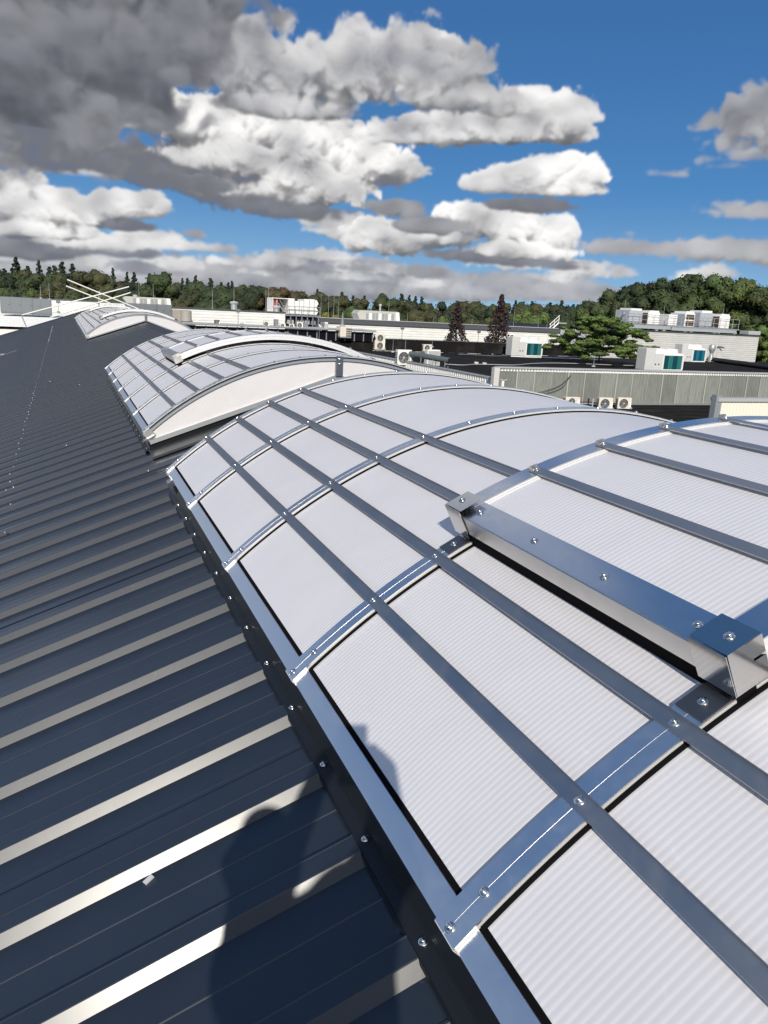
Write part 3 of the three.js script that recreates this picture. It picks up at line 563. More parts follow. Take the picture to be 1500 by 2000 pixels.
// grey ribbed wall along the front of that roof
{
  const a = onZ(971, 723, zFront), top = onZ(1100, 724, zFront).y, bot = onZ(1250, 790, zFront).y, x0 = onZ(974, 730, zFront).x, L = 40, h = top - bot;
  const w = thing('ribbed_wall', 'long grey ribbed metal wall with white scalloped top edge above the small outdoor units', 'wall', [x0, bot, zFront]);
  const greys = [0, 1, 2, 3].map((i) => std({ color: rgb(0.285 + i * 0.035, 0.30 + i * 0.035, 0.288 + i * 0.035), metalness: 0.15, roughness: 0.55, map: dataTex(128, 128, (u, v) => { const st = tn(u, v, 5, 0.5, i * 3 + 1, 4), k = 0.88 + 0.16 * st + 0.05 * tn(u, v, 2, 2, i + 7, 4); return [k, k, k * 0.97]; }, true, 0.5, 0.5) }));
  for (let i = 0; i < 36; i++) { const s = part('cladding_sheet', profiled(1.11, h - 0.05, 0.185, 0.032, false), greys[(i * 7 + (i >> 2)) % 4], w); s.position.set(i * 1.1, 0.05, (i % 2) * 0.006); }
  part('sheet_lap', Array.from({ length: 36 }, (_, i) => box(0.03 + (i * 5 % 3) * 0.022, h - 0.16, 0.012, i * 1.1 + 0.02, h / 2, 0.045)), std({ color: rgb(0.42, 0.43, 0.38), roughness: 0.7 }), w, null, 'stuff');
  part('wall_capping', box(L, 0.07, 0.5, L / 2 - 0.1, h + 0.10, -0.12), M.lightGrey, w);
  part('scalloped_edge', profiled(L, 0.16, 0.185, 0.05, false, 0.6).translate(-0.1, h - 0.09, 0.02), M.whitePlain, w);
  part('base_rail', box(L, 0.10, 0.08, L / 2, 0.03, 0.05), M.midGrey, w);
  part('corner_post', box(0.30, h + 0.3, 0.30, -0.22, h / 2 - 0.05, 0.02), M.lightWarmA, w);
  part('wall_core', box(L, h, 0.1, L / 2, h / 2, -0.2), M.midGrey, w);
  const c = [onZ(1115, 733, zFront + 0.15), onZ(1095, 752, zFront + 0.15), onZ(1055, 766, zFront + 0.15), onZ(1020, 771, zFront + 0.15)];
  for (const k of [0, 0.12]) tag(part('hanging_cable', tube(c.map((p, i) => [p.x + (i ? k : 0), p.y - (i ? k : 0), p.z]), 0.016, 5), M.black), k ? 'lower of the two thin black cables sagging across the grey ribbed wall' : 'upper of the two thin black cables sagging across the grey ribbed wall', 'cable');
  // lower black roof at the foot of that wall
  const lr = bot - 0.06;
  const lo = thing('lower_flat_roof', 'narrow lower black felt roof at the foot of the grey ribbed wall', 'roof');
  for (let i = 0; i < 12; i++) part('roof_felt', box(44, 0.05 + (i % 2) * 0.006, 1.02, x0 + 21.8, lr - 0.05 - i * 0.05, zFront + 0.5 + i), M.felt, lo);
  part('roof_body', box(44, 3.4, 12.4, x0 + 21.9, lr - 2.4, zFront + 6.2), M.midGrey, lo);
  // pavilion wall at the right, nearer
  const zp = zFront + 9.5, pa = onZ(1392, 786, zp), pb = onZ(1410, 785, zp), pt = onZ(1450, 777, zp);
  const pav = thing('roof_pavilion', 'small white ribbed roof house with a grey corner post at the right edge', 'roof house', [pb.x, lr - 2.2, zp]);
  const hh = pb.y - (lr - 2.2);
  for (let i = 0; i < 6; i++) { const q = part('cladding_sheet', profiled(1.0, hh, 0.2, 0.02, false), M.whiteWarm || (M.whiteWarm = std({ color: rgb(0.80, 0.77, 0.66), roughness: 0.5 })), pav); q.position.set(i, 0, 0); }
  part('roof_slab', box(6.4, 0.16, 0.5, 2.9, hh + 0.10, -0.15), M.lightGrey, pav);
  part('corner_post', box(0.32, hh + 0.42, 0.3, -0.24, hh / 2 + 0.1, -0.1), M.galv, pav);
  part('wall_core', box(6, hh, 0.2, 3, hh / 2, -0.12), M.whitePlain, pav);
  part('vent', box(0.09, 0.2, 0.04, onZ(1490, 822, zp).x - pb.x, onZ(1490, 822, zp).y - (lr - 2.2), 0.05), M.black, pav);
}
// white clad walls behind, each from its top line in the view
function cladWall(name, label, px0, px1, pyTop, z, drop, opt = {}) {
  const a = onZ(px0, pyTop, z), b = onZ(px1, pyTop, z), top = opt.top ?? onZ((px0 + px1) / 2, pyTop, z).y, L = b.x - a.x;
  const w = thing(name, label, 'building', [a.x, top - drop, z]);
  const boards = opt.boards ?? 1, n = Math.max(1, Math.round(L / (opt.sheet ?? 6)));
  for (let i = 0; i < n; i++) { const q = part('cladding_panel', profiled(L / n - 0.02, drop - 0.02, opt.pitch ?? 0.27, opt.deep ?? 0.022, true, 0.80), opt.mat ?? M.white, w); q.position.set(i * L / n, 0, 0); }
  part('wall_core', box(L, drop, opt.thick ?? 6, L / 2, drop / 2 - 0.02, -(opt.thick ?? 6) / 2 - 0.01), M.whitePlain, w);
  part('roof_capping', box(L + 0.1, 0.09, 0.5, L / 2, drop + 0.03, -0.1), opt.cap ?? M.darkGrey, w);
  if (opt.band) { part('roof_edge_band', box(L, opt.band, 0.3, L / 2, drop + opt.band / 2, -1.2), M.darkGrey, w); part('roof_edge_trim', box(L, 0.06, 0.4, L / 2, drop + opt.band + 0.02, -1.2), M.lightGrey, w); }
  return w;
}
cladWall('white_clad_building', 'long white clad wall left of the white ducts, above the dark window band', 262, 557, 609, -72, 3.4, { top: onZ(450, 606, -72).y });
cladWall('white_clad_building', 'white clad wall behind the two purple beeches, right of the white ducts', 557, 1180, 645, -76, 2.6, { top: onZ(840, 640, -76).y, thick: 9, band: 0.5 });
cladWall('white_clad_building', 'white clad wall at the far left behind the pair of grey air handling cabinets', -80, 262, 592, -88, 3.2, { top: onZ(150, 587, -88).y });
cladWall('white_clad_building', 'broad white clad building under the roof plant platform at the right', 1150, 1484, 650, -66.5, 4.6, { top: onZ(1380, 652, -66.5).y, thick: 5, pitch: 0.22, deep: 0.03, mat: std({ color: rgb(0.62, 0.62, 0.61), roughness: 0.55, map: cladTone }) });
// white profiled roof below the left wall
{
  const t = thing('white_profiled_roof', 'low white profiled roof beyond the left verge of the dark roof', 'roof');
  const y0 = onZ(60, 617, -74).y;
  for (let i = 0; i < 7; i++) { const g = profiled(6, 28, 0.6, 0.05, true, 0.6); g.rotateX(-Math.PI / 2 + 0.015); const q = part('roof_sheet', g, M.white, t); q.position.set(-41 + i * 6.01, y0 - 0.4, -59); }
  part('roof_body', box(42, 5, 28, -20, y0 - 3.1, -73), M.whitePlain, t);
}
// dark facade with the window band under the white wall
{
  const z = -66.1, l = onZ(360, 640, z).x, r = onZ(727, 655, z).x, top = onZ(560, 640.5, z).y, hb = 0.95;
  const b = thing('window_band_building', 'dark facade with a row of black windows and grey mullions below the white wall', 'building', [l, top, z]);
  const n = 19, w = (r - l) / n;
  for (let i = 0; i < n; i++) { const f = part('window', box(w - 0.1, hb - 0.16, 0.05, w * (i + 0.5), -hb / 2 - 0.03, 0.05), phys({ color: rgb(0.008, 0.008, 0.01), roughness: 0.08 }), b); part('mullion', box(0.09, hb - 0.1, 0.12, w * (i + 1), -hb / 2 - 0.03, 0.06), M.midGrey, f); }
  part('ledge', box(r - l + 0.4, 0.10, 3.6, (r - l) / 2, 0.05, -1.4), M.lightGrey, b);
  part('ledge_edge', box(r - l + 0.4, 0.10, 0.12, (r - l) / 2, 0.02, 0.45), M.midGrey, b);
  part('wall', box(r - l + 0.3, 6, 3, (r - l) / 2, -3.2, -1.62), M.felt, b);
}
// ---------------------------------------------------------------- plant on the roofs
const fanRing = (r) => { const t = new THREE.TorusGeometry(r, r * 0.045, 5, 20); return t; };
function fanParts(parent, x, y, z, r, mat = M.cream) {
  const f = part('fan', new THREE.CircleGeometry(r * 0.98, 20).translate(x, y, z), M.fan, parent);
  part('fan_guard', [fanRing(r), fanRing(r * 0.68), fanRing(r * 0.4)].map((g) => g.translate(x, y, z + 0.03)).concat([0, 1, 2, 3].map((k) => box(r * 2, r * 0.035, 0.01, 0, 0, 0).rotateZ(k * Math.PI / 4).translate(x, y, z + 0.035)), [new THREE.CylinderGeometry(r * 0.22, r * 0.22, 0.02, 12).rotateX(Math.PI / 2).translate(x, y, z + 0.045)]), M.lightGrey, f);
  const bl = []; for (let k = 0; k < 3; k++) bl.push(box(r * 0.85, r * 0.5, 0.01, r * 0.48, 0, 0, 0, 0, 0.5).rotateZ(k * 2.094).translate(x, y, z + 0.012));
  part('fan_blades', bl, M.darkGrey, f);
}
function outdoorUnit(label, px0, px1, pyT, pyB, base, o = {}) {
  const p = o.z ? onZ((px0 + px1) / 2, pyB, o.z) : onY((px0 + px1) / 2, pyB, base), s = perPx(p), w = (px1 - px0) * s * 1.03, h = (pyB - pyT) * s, d = w * 0.38;
  const u = thing('outdoor_unit', label, 'air conditioner', [p.x, p.y, p.z], o.turn ?? 0, o.group);
  part('casing', rbox(w, h * 0.94, d, 0.02, 0, h * 0.53, -d / 2), o.mat ?? M.cream, u);
  const fans = o.fans ?? 1, r = Math.min(w * 0.36, h * 0.9 / fans * 0.42);
  for (let i = 0; i < fans; i++) fanParts(u, o.fans === 2 ? 0 : -w * 0.08, h * 0.53 + (fans === 2 ? (i - 0.5) * h * 0.46 : 0), 0.004, r);
  for (const k of [-1, 1]) part('foot', box(0.06, h * 0.07, d * 1.1, k * w * 0.36, h * 0.035, -d / 2), M.black, u);
  part('service_cover', box(w * 0.14, h * 0.5, 0.012, w * 0.41, h * 0.42, 0.008), M.whitePlain, u);
  part('side_grille', Array.from({ length: 7 }, (_, i) => box(0.012, h * 0.05, d * 0.7, -w / 2 - 0.005, h * (0.2 + i * 0.1), -d / 2)), M.darkGrey, u, null, 'stuff');
  part('pipe', tube([[w * 0.5, h * 0.2, -d / 2], [w * 0.62, h * 0.15, -d / 2], [w * 0.66, 0.02, -d / 2]], 0.03, 5, 8), M.lightGrey, u);
  return u;
}
outdoorUnit('tall cream outdoor unit with two fans stacked, standing against the black parapet', 731, 752, 653, 685, YR, { fans: 2 });
outdoorUnit('cream outdoor unit with one square grille, nearest left of the grey pipe', 775, 804, 684, 715, YR, { mat: M.whitePlain });
outdoorUnit('small cream outdoor unit above and behind the grey pipe', 826, 844, 673, 687, YR, { z: -66.6 });
const zW = zFront + 0.9;
outdoorUnit('left of the two full cream outdoor units under the grey ribbed wall', 1168, 1196, 777, 801, 0, { z: zW + 1.0, turn: -0.25 });
outdoorUnit('right of the two full cream outdoor units under the grey ribbed wall', 1205, 1232, 777, 800, 0, { z: zW + 1.0, turn: -0.25 });
outdoorUnit('half hidden cream outdoor unit left of the other two under the grey ribbed wall', 1103, 1133, 776, 793, 0, { z: zW, turn: -0.15 });
for (const [lab, a, b, t, u, m] of [['leftmost small outdoor unit on the ledge below the white wall', 515, 526, 627, 640], ['small outdoor unit right of the grey locker on the window band ledge', 547, 558, 632, 641], ['small outdoor unit second to the right of the grey locker on the ledge', 565, 575, 633, 642], ['larger cream outdoor unit with dark round fan on the window band ledge', 580, 592, 629, 643], ['small dark boxed outdoor unit on the ledge at the left end of the white wall', 419, 429, 625, 634]]) outdoorUnit(lab, a, b, t, u, 0, { z: -66.3, mat: lab.includes('dark boxed') ? M.darkGrey : M.cream });
// pipes at the roof edge by the small units
{
  const a = onZ(1060, 771, zW), b = onZ(1105, 783, zW), c = onZ(1150, 790, zW), d = onZ(1150, 778, zW);
  const t = thing('pipe_run', 'bundle of grey and black pipes rising beside the small units under the ribbed wall', 'pipes');
  for (const k of [0, 0.07, 0.14]) part('pipe', tube([[a.x, a.y - k, a.z], [b.x, b.y - k, b.z], [c.x, c.y + 0.12 - k, c.z], [c.x + 2.2, c.y + 0.05 - k, c.z]], 0.028, 5), k === 0.07 ? M.lightGrey : M.black, t);
  for (const k of [0, 0.3]) part('vent_pipe', cyl(0.05, 0.05, 0.5, d.x + k, d.y - 0.5, d.z, 8), k ? M.lightGrey : M.black, t);
}
// insulated pipe on stands
{
  const a = onY(808, 716, YR), b = onY(868, 724, YR), h = 0.72;
  const t = thing('roof_duct', 'round grey green duct on stands, its open black end to the right', 'duct');
  const A = [a.x - 0.4, YR + h + 0.15, a.z - 1.1], B = [b.x + 0.2, YR + h - 0.06, b.z + 0.25];
  part('duct_pipe', rod(A, B, 0.19, 14), std({ color: rgb(0.105, 0.125, 0.125), roughness: 0.45 }), t);
  const e = new THREE.Vector3(...B).sub(new THREE.Vector3(...A)).normalize().multiplyScalar(0.05);
  part('duct_end', rod(B, [B[0] + e.x, B[1] + e.y, B[2] + e.z], 0.175, 14), M.black, t);
  for (const k of [0.2, 0.45, 0.7, 0.95]) { const x = lerp(A[0], B[0], k), z = lerp(A[2], B[2], k), y = lerp(A[1], B[1], k) - 0.12; part('stand', [rod([x - 0.14, YR, z], [x - 0.14, y, z], 0.025, 5), rod([x + 0.14, YR, z - 0.1], [x + 0.14, y, z - 0.1], 0.025, 5), box(0.34, 0.04, 0.05, x, y, z - 0.05)], M.galv, t); }
}
function cabinet(label, px0, px1, pyT, pyB, o = {}) {
  const p = o.z ? onZ((px0 + px1) / 2, pyB, o.z) : onY((px0 + px1) / 2, pyB, o.y ?? YR), s = perPx(p), w = (px1 - px0) * s * (o.wide ?? 1.0), h = (pyB - pyT) * s, d = o.depth ?? w * 0.7;
  const u = thing(o.name ?? 'plant_cabinet', label, o.cat ?? 'air handling unit', [p.x, p.y, p.z], o.turn ?? 0);
  const mat = o.mat ?? M.whitePlain;
  part('casing', rbox(w, h * 0.93, d, 0.025, 0, h * 0.535, -d / 2), mat, u);
  part('base_frame', box(w * 0.98, h * 0.07, d * 0.96, 0, h * 0.035, -d / 2), M.midGrey, u);
  const n = o.doors ?? 2;
  for (let i = 0; i < n; i++) { const x = -w / 2 + w * (i + 0.5) / n; const dr = part('door', box(w / n * 0.90, h * 0.80, 0.02, x, h * 0.53, 0.008), o.doorMat ?? mat, u); part('handle', box(w / n * 0.12, 0.04, 0.03, x + w / n * 0.3, h * 0.55, 0.03), M.darkGrey, dr); }
  for (let i = 0; i < (o.side ?? 2); i++) part('side_panel', box(0.02, h * 0.8, d / (o.side ?? 2) * 0.9, -w / 2 - 0.006, h * 0.53, -d * (i + 0.5) / (o.side ?? 2)), o.sideMat ?? mat, u);
  if (o.coil) for (const k of [0, 1]) part('coil_panel', box(w * 0.82, h * 0.36, 0.02, 0, h * (0.30 + k * 0.44), 0.022), o.coil, u);
  if (o.hood) part('hood', box(w * 0.8, h * 0.16, d * 0.8, w * 0.05, h * 1.06, -d * 0.45), M.whitePlain, u);
  if (o.more) o.more(u, w, h, d);
  return u;
}
M.tealA = std({ color: rgb(0.006, 0.075, 0.095), roughness: 0.35, metalness: 0.3 });
M.tealB = std({ color: rgb(0.035, 0.20, 0.19), roughness: 0.4, metalness: 0.3 });
M.blueA = std({ color: rgb(0.004, 0.085, 0.16), roughness: 0.35, metalness: 0.3 });
M.blueB = std({ color: rgb(0.015, 0.19, 0.26), roughness: 0.4, metalness: 0.3 });
function chiller(label, px0, px1, pyT, pyB, y, mA, mB, o = {}) {
  const p = onY((px0 + px1) / 2, pyB, y), s = perPx(p), W = (px1 - px0) * s * 0.98, h = (pyB - pyT) * s, d = 1.25;
  const u = thing('chiller', label, 'chiller', [p.x, y, p.z], 0);
  const X = (f) => -W / 2 + W * f, hb = h * 0.76;
  part('control_cabinet', rbox(W * 0.24, h, d * 0.9, 0.05, X(0.12), h / 2 + 0.02, -d * 0.45), M.lightWarm || (M.lightWarm = std({ color: rgb(0.60, 0.60, 0.585), roughness: 0.5 })), u);
  part('casing', rbox(W * 0.76, hb, d, 0.03, X(0.62), hb / 2 + 0.02, -d / 2), M.lightWarm, u);
  const fr = 0.46;
  for (let i = 0; i < 4; i++) part('coil_panel', box(W * 0.118, hb * 0.82, 0.03, X(fr + 0.075 + i * 0.121), hb * 0.5, 0.006), i % 2 ? mB : mA, u);
  part('coil_frame', [box(W * 0.535, hb * 0.08, 0.05, X(0.722), hb * 0.955, 0.02), box(W * 0.535, hb * 0.07, 0.05, X(0.722), hb * 0.05, 0.02), box(W * 0.022, hb * 0.82, 0.05, X(fr + 0.006), hb * 0.5, 0.02), box(W * 0.028, hb * 0.82, 0.05, X(0.985), hb * 0.5, 0.02)], M.whitePlain, u);
  for (const k of [0.42, 0.72]) { const f = part('fan_shroud', cyl(W * 0.15, W * 0.135, h * 0.22, X(k + 0.06), hb + 0.02, -d * 0.5, 18, true), M.whitePlain, u); part('fan', new THREE.CircleGeometry(W * 0.13, 16).rotateX(-Math.PI / 2).translate(X(k + 0.06), hb + h * 0.1, -d * 0.5), M.fan, f); }
  part('deck', box(W * 0.7, 0.06, d * 0.9, X(0.6), hb + 0.04, -d * 0.5), M.whitePlain, u);
  for (const f of [0.10, 0.27, 0.36]) part('vent', new THREE.CircleGeometry(0.07, 10).translate(X(f), h * 0.28, f < 0.24 ? 0.004 + 0.0 : 0.004), M.black, u);
  part('cabinet_door', box(W * 0.2, h * 0.7, 0.015, X(0.12), h * 0.5, 0.004), M.lightWarm, u);
  part('skid', box(W, 0.08, d, 0, 0.0, -d / 2), M.midGrey, u);
  return u;
}
chiller('white chiller with teal coil panels on the black roof, right of the purple beeches', 993, 1064, 660, 696, YR, M.tealA, M.tealB);
chiller('white chiller with teal coil panels standing closest behind the grey ribbed wall', 1248, 1343, 682, 724, YR, M.tealA, M.tealB);
chiller('white chiller with blue coil panels beside a grey flue, before the white building', 1322, 1384, 674, 707, YR, M.blueA, M.blueB);
{
  const p = onY(1387, 707, YR), s = perPx(p), h = 33 * s;
  const t = thing('flue', 'grey waisted metal flue right of the blue panelled chiller', 'flue', [p.x, YR, p.z]);
  part('flue_pipe', new THREE.LatheGeometry([[0.30, 0], [0.30, 0.3], [0.16, h * 0.45], [0.22, h * 0.55], [0.36, h * 0.75], [0.36, h * 0.9], [0.24, h]].map((q) => new THREE.Vector2(...q)), 16), M.galv, t);
  part('flue_band', [cyl(0.32, 0.32, 0.06, 0, h * 0.2, 0, 16), cyl(0.38, 0.38, 0.05, 0, h * 0.74, 0, 16)], M.lightGrey, t);
}
cabinet('open white framed cabinet with a grey panel behind the duct stands', 833, 860, 684, 716, { doors: 1, side: 1, depth: 0.5, doorMat: M.lightGrey, cat: 'cabinet' });
// left: pair of grey cabinets, tan unit and others
const zL = -75;
M.steelGrey = std({ color: rgb(0.20, 0.215, 0.225), roughness: 0.45, metalness: 0.3 });
cabinet('left of the two grey cabinets at the far left, with three doors', 5, 63, 582, 613.5, { z: zL, doors: 3, mat: M.steelGrey, depth: 2.4 });
cabinet('right of the two grey cabinets at the far left, next to the floodlight', 65, 100, 585, 616, { z: zL, doors: 2, mat: M.steelGrey, depth: 2.4 });
cabinet('wide grey cabinet with a dark slit, behind the farthest skylight', 250, 306, 594, 616, { z: -70, doors: 3, mat: M.steelGrey, depth: 2 });
cabinet('grey cabinet left of the tan unit behind the farthest skylight', 308, 336, 596, 622, { z: -70, doors: 2, mat: M.steelGrey, depth: 2 });
cabinet('tan boxy unit with rounded edge left of the long white wall', 338, 373, 606, 629, { z: -69, doors: 1, mat: std({ color: rgb(0.33, 0.30, 0.255), roughness: 0.6 }), depth: 1.6, more: (u, w, h) => part('drum', cyl(w * 0.3, w * 0.3, h * 0.85, w * 0.22, h * 0.08, 0.1, 18), std({ color: rgb(0.36, 0.33, 0.285), roughness: 0.6 }), u) });
cabinet('tall narrow grey locker on the ledge between small outdoor units', 537, 544, 624, 641, { z: -66.2, doors: 1, side: 1, mat: M.midGrey, depth: 0.5, cat: 'cabinet' });
cabinet('grey locker right of the larger cream outdoor unit on the ledge', 594, 602, 630, 641, { z: -66.3, doors: 1, side: 1, mat: M.midGrey, depth: 0.5, cat: 'cabinet' });
cabinet('pale grey hooded box on the ledge right of the floodlight', 633, 641, 632, 647, { z: -66.3, doors: 1, side: 1, mat: M.lightGrey, depth: 0.6, hood: true, cat: 'cabinet' });
{ // louvred cage unit
  const u = cabinet('cream unit with a square louvred grille at the right end of the window band', 664, 687, 639, 660, { z: -65.4, doors: 1, side: 1, mat: M.cream, depth: 1.2, more: (g, w, h) => { for (let i = 0; i < 4; i++) for (let j = 0; j < 4; j++) part('louvre', box(w * 0.10, h * 0.15, 0.02, w * (0.06 + i * 0.125), h * (0.2 + j * 0.2), 0.03), M.darkGrey, g); } });
}
// hooded units with sloping ends
function hoodUnit(label, px0, px1, pyT, pyB, z) {
  const a = onZ(px0, pyB, z), b = onZ(px1, pyB, z), s = perPx(a), w = b.x - a.x, h = (pyB - pyT) * s;
  const t = thing('hooded_unit', label, 'air handling unit', [a.x, (a.y + b.y) / 2, z]);
  const sh = new THREE.Shape([[0.10 * w, 0], [0, h * 0.75], [0.06 * w, h], [0.95 * w, h], [w, h * 0.62], [0.97 * w, 0]].map((p) => new THREE.Vector2(...p)));
  part('casing', new THREE.ExtrudeGeometry(sh, { depth: 2, bevelEnabled: false }).translate(0, 0, -2), std({ color: rgb(0.50, 0.49, 0.44), roughness: 0.6, metalness: 0.1 }), t);
  for (let i = 0; i < 9; i++) part('ribbed_panel', profiled(w * 0.062, h * 0.62, w * 0.02, 0.05, false).translate(w * (0.2 + i * 0.075), h * 0.2, 0.01), i % 3 === 1 ? M.whitePlain : M.galv, t);
  part('end_hood', box(w * 0.08, h * 0.95, 2.1, w * 0.955, h * 0.48, -1, 0, 0.12), M.whitePlain, t);
  part('skirt', box(w * 0.9, h * 0.10, 2.1, w * 0.5, -h * 0.02, -1), M.midGrey, t);
  return t;
}
hoodUnit('pale hooded ventilation unit with sloped ends left of the long white wall', 241, 334, 581, 597, -72.5);
hoodUnit('pale hooded ventilation unit with ribbed panels right of the white ducts', 697, 780, 608, 634, -80);
// white ducts with arrow-shaped end on a steel platform
{
  const z = -74, a = onZ(531, 612, z), b = onZ(622, 612, z), s = perPx(a), W = b.x - a.x, H = 30 * s, y0 = (a.y + b.y) / 2 - 0.1;
  const t = thing('duct_unit', 'white sectioned air ducts with a double arrow end and an open reddish end', 'air handling unit', [a.x, y0, z]);
  const secs = [[0.34, 0.14, 1.0], [0.48, 0.10, 0.86], [0.58, 0.1, 0.86], [0.68, 0.12, 1.0], [0.80, 0.11, 1.02]];
  for (const [f, w, h] of secs) { const q = part('duct_section', rbox(w * W - 0.05, H * h, 2.4, 0.03, (f + w / 2) * W, H * h / 2, -1.2), M.whitePlain, t); part('flange', box(0.05, H * h, 2.44, (f + w) * W - 0.02, H * h / 2, -1.2), M.lightGrey, q); }
  for (const k of [0, 1]) { const y = H * (0.02 + k * 0.5), sh = new THREE.Shape([[0.91 * W, y], [0.955 * W, y], [1.0 * W, y + H * 0.24], [0.955 * W, y + H * 0.46], [0.91 * W, y + H * 0.46]].map((p) => new THREE.Vector2(...p))); part('arrow_end', new THREE.ExtrudeGeometry(sh, { depth: 2.3, bevelEnabled: false }).translate(0, 0, -2.35), M.whitePlain, t); }
  const o = part('open_end', [box(0.32 * W, 0.06, 2.3, 0.18 * W, H * 0.97, -1.2), box(0.04, H, 2.3, 0.02 * W, H / 2, -1.2), box(0.32 * W, 0.06, 2.3, 0.18 * W, 0.03, -1.2), box(0.32 * W, H, 0.04, 0.18 * W, H / 2, -2.3)], M.whitePlain, t);
  part('inner_lining', box(0.2 * W, H * 0.84, 0.06, 0.23 * W, H * 0.5, -2.1), std({ color: rgb(0.10, 0.075, 0.07), roughness: 0.8 }), o);
  for (const f of [0.05, 0.11]) part('red_curtain', box(0.045 * W, H * 0.84, 0.08, f * W, H * 0.48, -0.3, 0, f > 0.06 ? -0.05 : 0.12), std({ color: rgb(0.50, 0.20, 0.19), roughness: 0.8 }), o);
  const pz = 0.5, plat = thing('steel_platform', 'dark steel platform with rails carrying the white ducts', 'platform', [a.x, y0, z]);
  part('deck', box(W * 0.8, 0.14, 3.2, W * 0.62, -0.10, -1.2), M.midGrey, plat);
  for (let i = 0; i < 7; i++) part('post', box(0.09, 0.95, 0.09, W * (0.26 + i * 0.12), -0.62, 0.3), M.midGrey, plat);
  part('rail', [0.35, 0.75].map((k) => rod([0.2 * W, k, pz], [W, k, pz], 0.03, 5)).concat(Array.from({ length: 7 }, (_, i) => rod([(0.2 + i * 0.133) * W, -0.1, pz], [(0.2 + i * 0.133) * W, 0.75, pz], 0.025, 5))), M.galv, plat);
  part('stair_stringer', [rod([0.1 * W, 1.0, pz + 0.1], [0.24 * W, 0, pz + 0.1], 0.05, 5), rod([0.12 * W, 1.3, pz + 0.2], [0.26 * W, 0.2, pz + 0.2], 0.03, 5)], M.galv, plat);
  for (const [f, w, h, m] of [[0.34, 0.14, 0.55, M.lightGrey], [0.52, 0.08, 0.6, M.midGrey], [0.62, 0.08, 0.62, M.lightGrey], [0.72, 0.1, 0.5, M.lightGrey], [0.86, 0.1, 0.55, M.midGrey]]) part('undercroft_box', box(w * W, h, 0.8, (f + w / 2) * W, -0.65, -0.6), m, plat);
  part('undercroft_back', box(0.78 * W, 0.95, 0.1, 0.64 * W, -0.62, -1.6), M.black, plat);
}
// chimney cowls
for (const [px, t, b, z, r, label] of [[457, 589, 608, -73, 0.36, 'grey capped chimney cowl standing on top of the long white wall'], [540, 597, 619, -73, 0.36, 'grey capped chimney cowl just left of the white ducts'], [264.5, 576, 592, -78, 0.2, 'thin pale pipe rising behind the left hooded unit'], [742, 594, 612, -86, 0.16, 'slim pale mast foot above the right hooded unit']]) {
  const p = onZ(px, b, z), h = (b - t) * perPx(p), u = thing('chimney', label, 'chimney', [p.x, p.y, z]);
  part('stack', cyl(r * 0.8, r * 0.8, h * 0.8, 0, 0, 0, 12), M.galv, u);
  part('cap', [cyl(r, r * 1.15, h * 0.12, 0, h * 0.74, 0, 12), cyl(r * 1.15, r * 0.9, h * 0.12, 0, h * 0.86, 0, 12)], M.lightGrey, u);
}
{ const p = onZ(653, 643, -73), u = thing('conical_cowl', 'grey pointed vent cowl on the white wall right of the ducts', 'vent', [onZ(668.5, 640, -73).x, onZ(668.5, 640, -73).y, -73]); part('cone', cyl(0.2, 0.02, 1.25, 0, 0.25, 0, 12), M.midGrey, u); part('drum', cyl(0.24, 0.24, 0.3, 0, 0, 0, 12), M.lightGrey, u); }
// floodlights on posts
for (const [px, t, b, z, label] of [[115, 588, 614, -74, 'floodlight on a post right of the grey cabinets at far left'], [465, 606, 633, -70, 'floodlight on a post before the long white wall'], [629, 632, 646, -66.4, 'floodlight on a short post on the window band ledge'], [784.5, 640, 664, -74, 'floodlight on a post left of the purple beeches'], [933.5, 647, 668, -74, 'floodlight on a post between the two purple beeches'], [1077, 653, 672, -74, 'floodlight on a post right of the purple beeches']]) {
  const p = onZ(px, b, z), h = (b - t) * perPx(p), u = thing('floodlight', label, 'floodlight', [p.x, p.y, z]);
  part('post', rod([0, 0, 0], [0, h * 0.9, 0], 0.04, 6), M.lightGrey, u);
  part('lamp_head', [box(0.36, 0.24, 0.16, 0, h * 0.93, 0.06, 0, 0, 0.4), box(0.30, 0.18, 0.02, 0, h * 0.92, 0.15, 0, 0, 0.4)], M.midGrey, u);
}
// lightning rods
const ROD = ['thin lightning rod left of the pair on the far left wall', 'thin lightning rod right of the pair on the far left wall', 'thin lightning rod above the left hooded unit', 'thin lightning rod above the right end of the left hooded unit', 'thin lightning rod midway between the left hooded unit and the first cowl', 'thin lightning rod directly behind the cowl on the long white wall', 'left of the two close lightning rods left of the white ducts', 'right of the two close lightning rods left of the white ducts', 'nearest lightning rod right of the white arrow ends', 'second lightning rod right of the white arrow ends', 'third lightning rod right of the white arrow ends', 'fourth and shortest lightning rod right of the white arrow ends', 'lightning rod over the left half of the right hooded unit', 'lightning rod over the right half of the right hooded unit', 'lightning rod just right of the right hooded unit over the white wall', 'lightning rod over the white wall left of the left purple beech', 'lightning rod over the white wall between the two purple beeches', 'tall lightning rod close right of the right purple beech', 'left lightning rod over the solar roof beside the white stair', 'right lightning rod over the solar roof beside the white stair', 'lightning rod over the white wall left of the spreading green tree', 'rod on the black roof above the duct, taller of two', 'rod on the black roof above the nearest cream unit', 'short rod at the black parapet right of the tiny cream unit', 'rod on the black roof below the spreading green tree', 'leftmost lightning rod behind the plant platform', 'lightning rod behind the plant platform, second from left', 'lightning rod behind the plant platform, third from left', 'rightmost lightning rod behind the plant platform', 'rod below the window band, left of the louvred unit'];
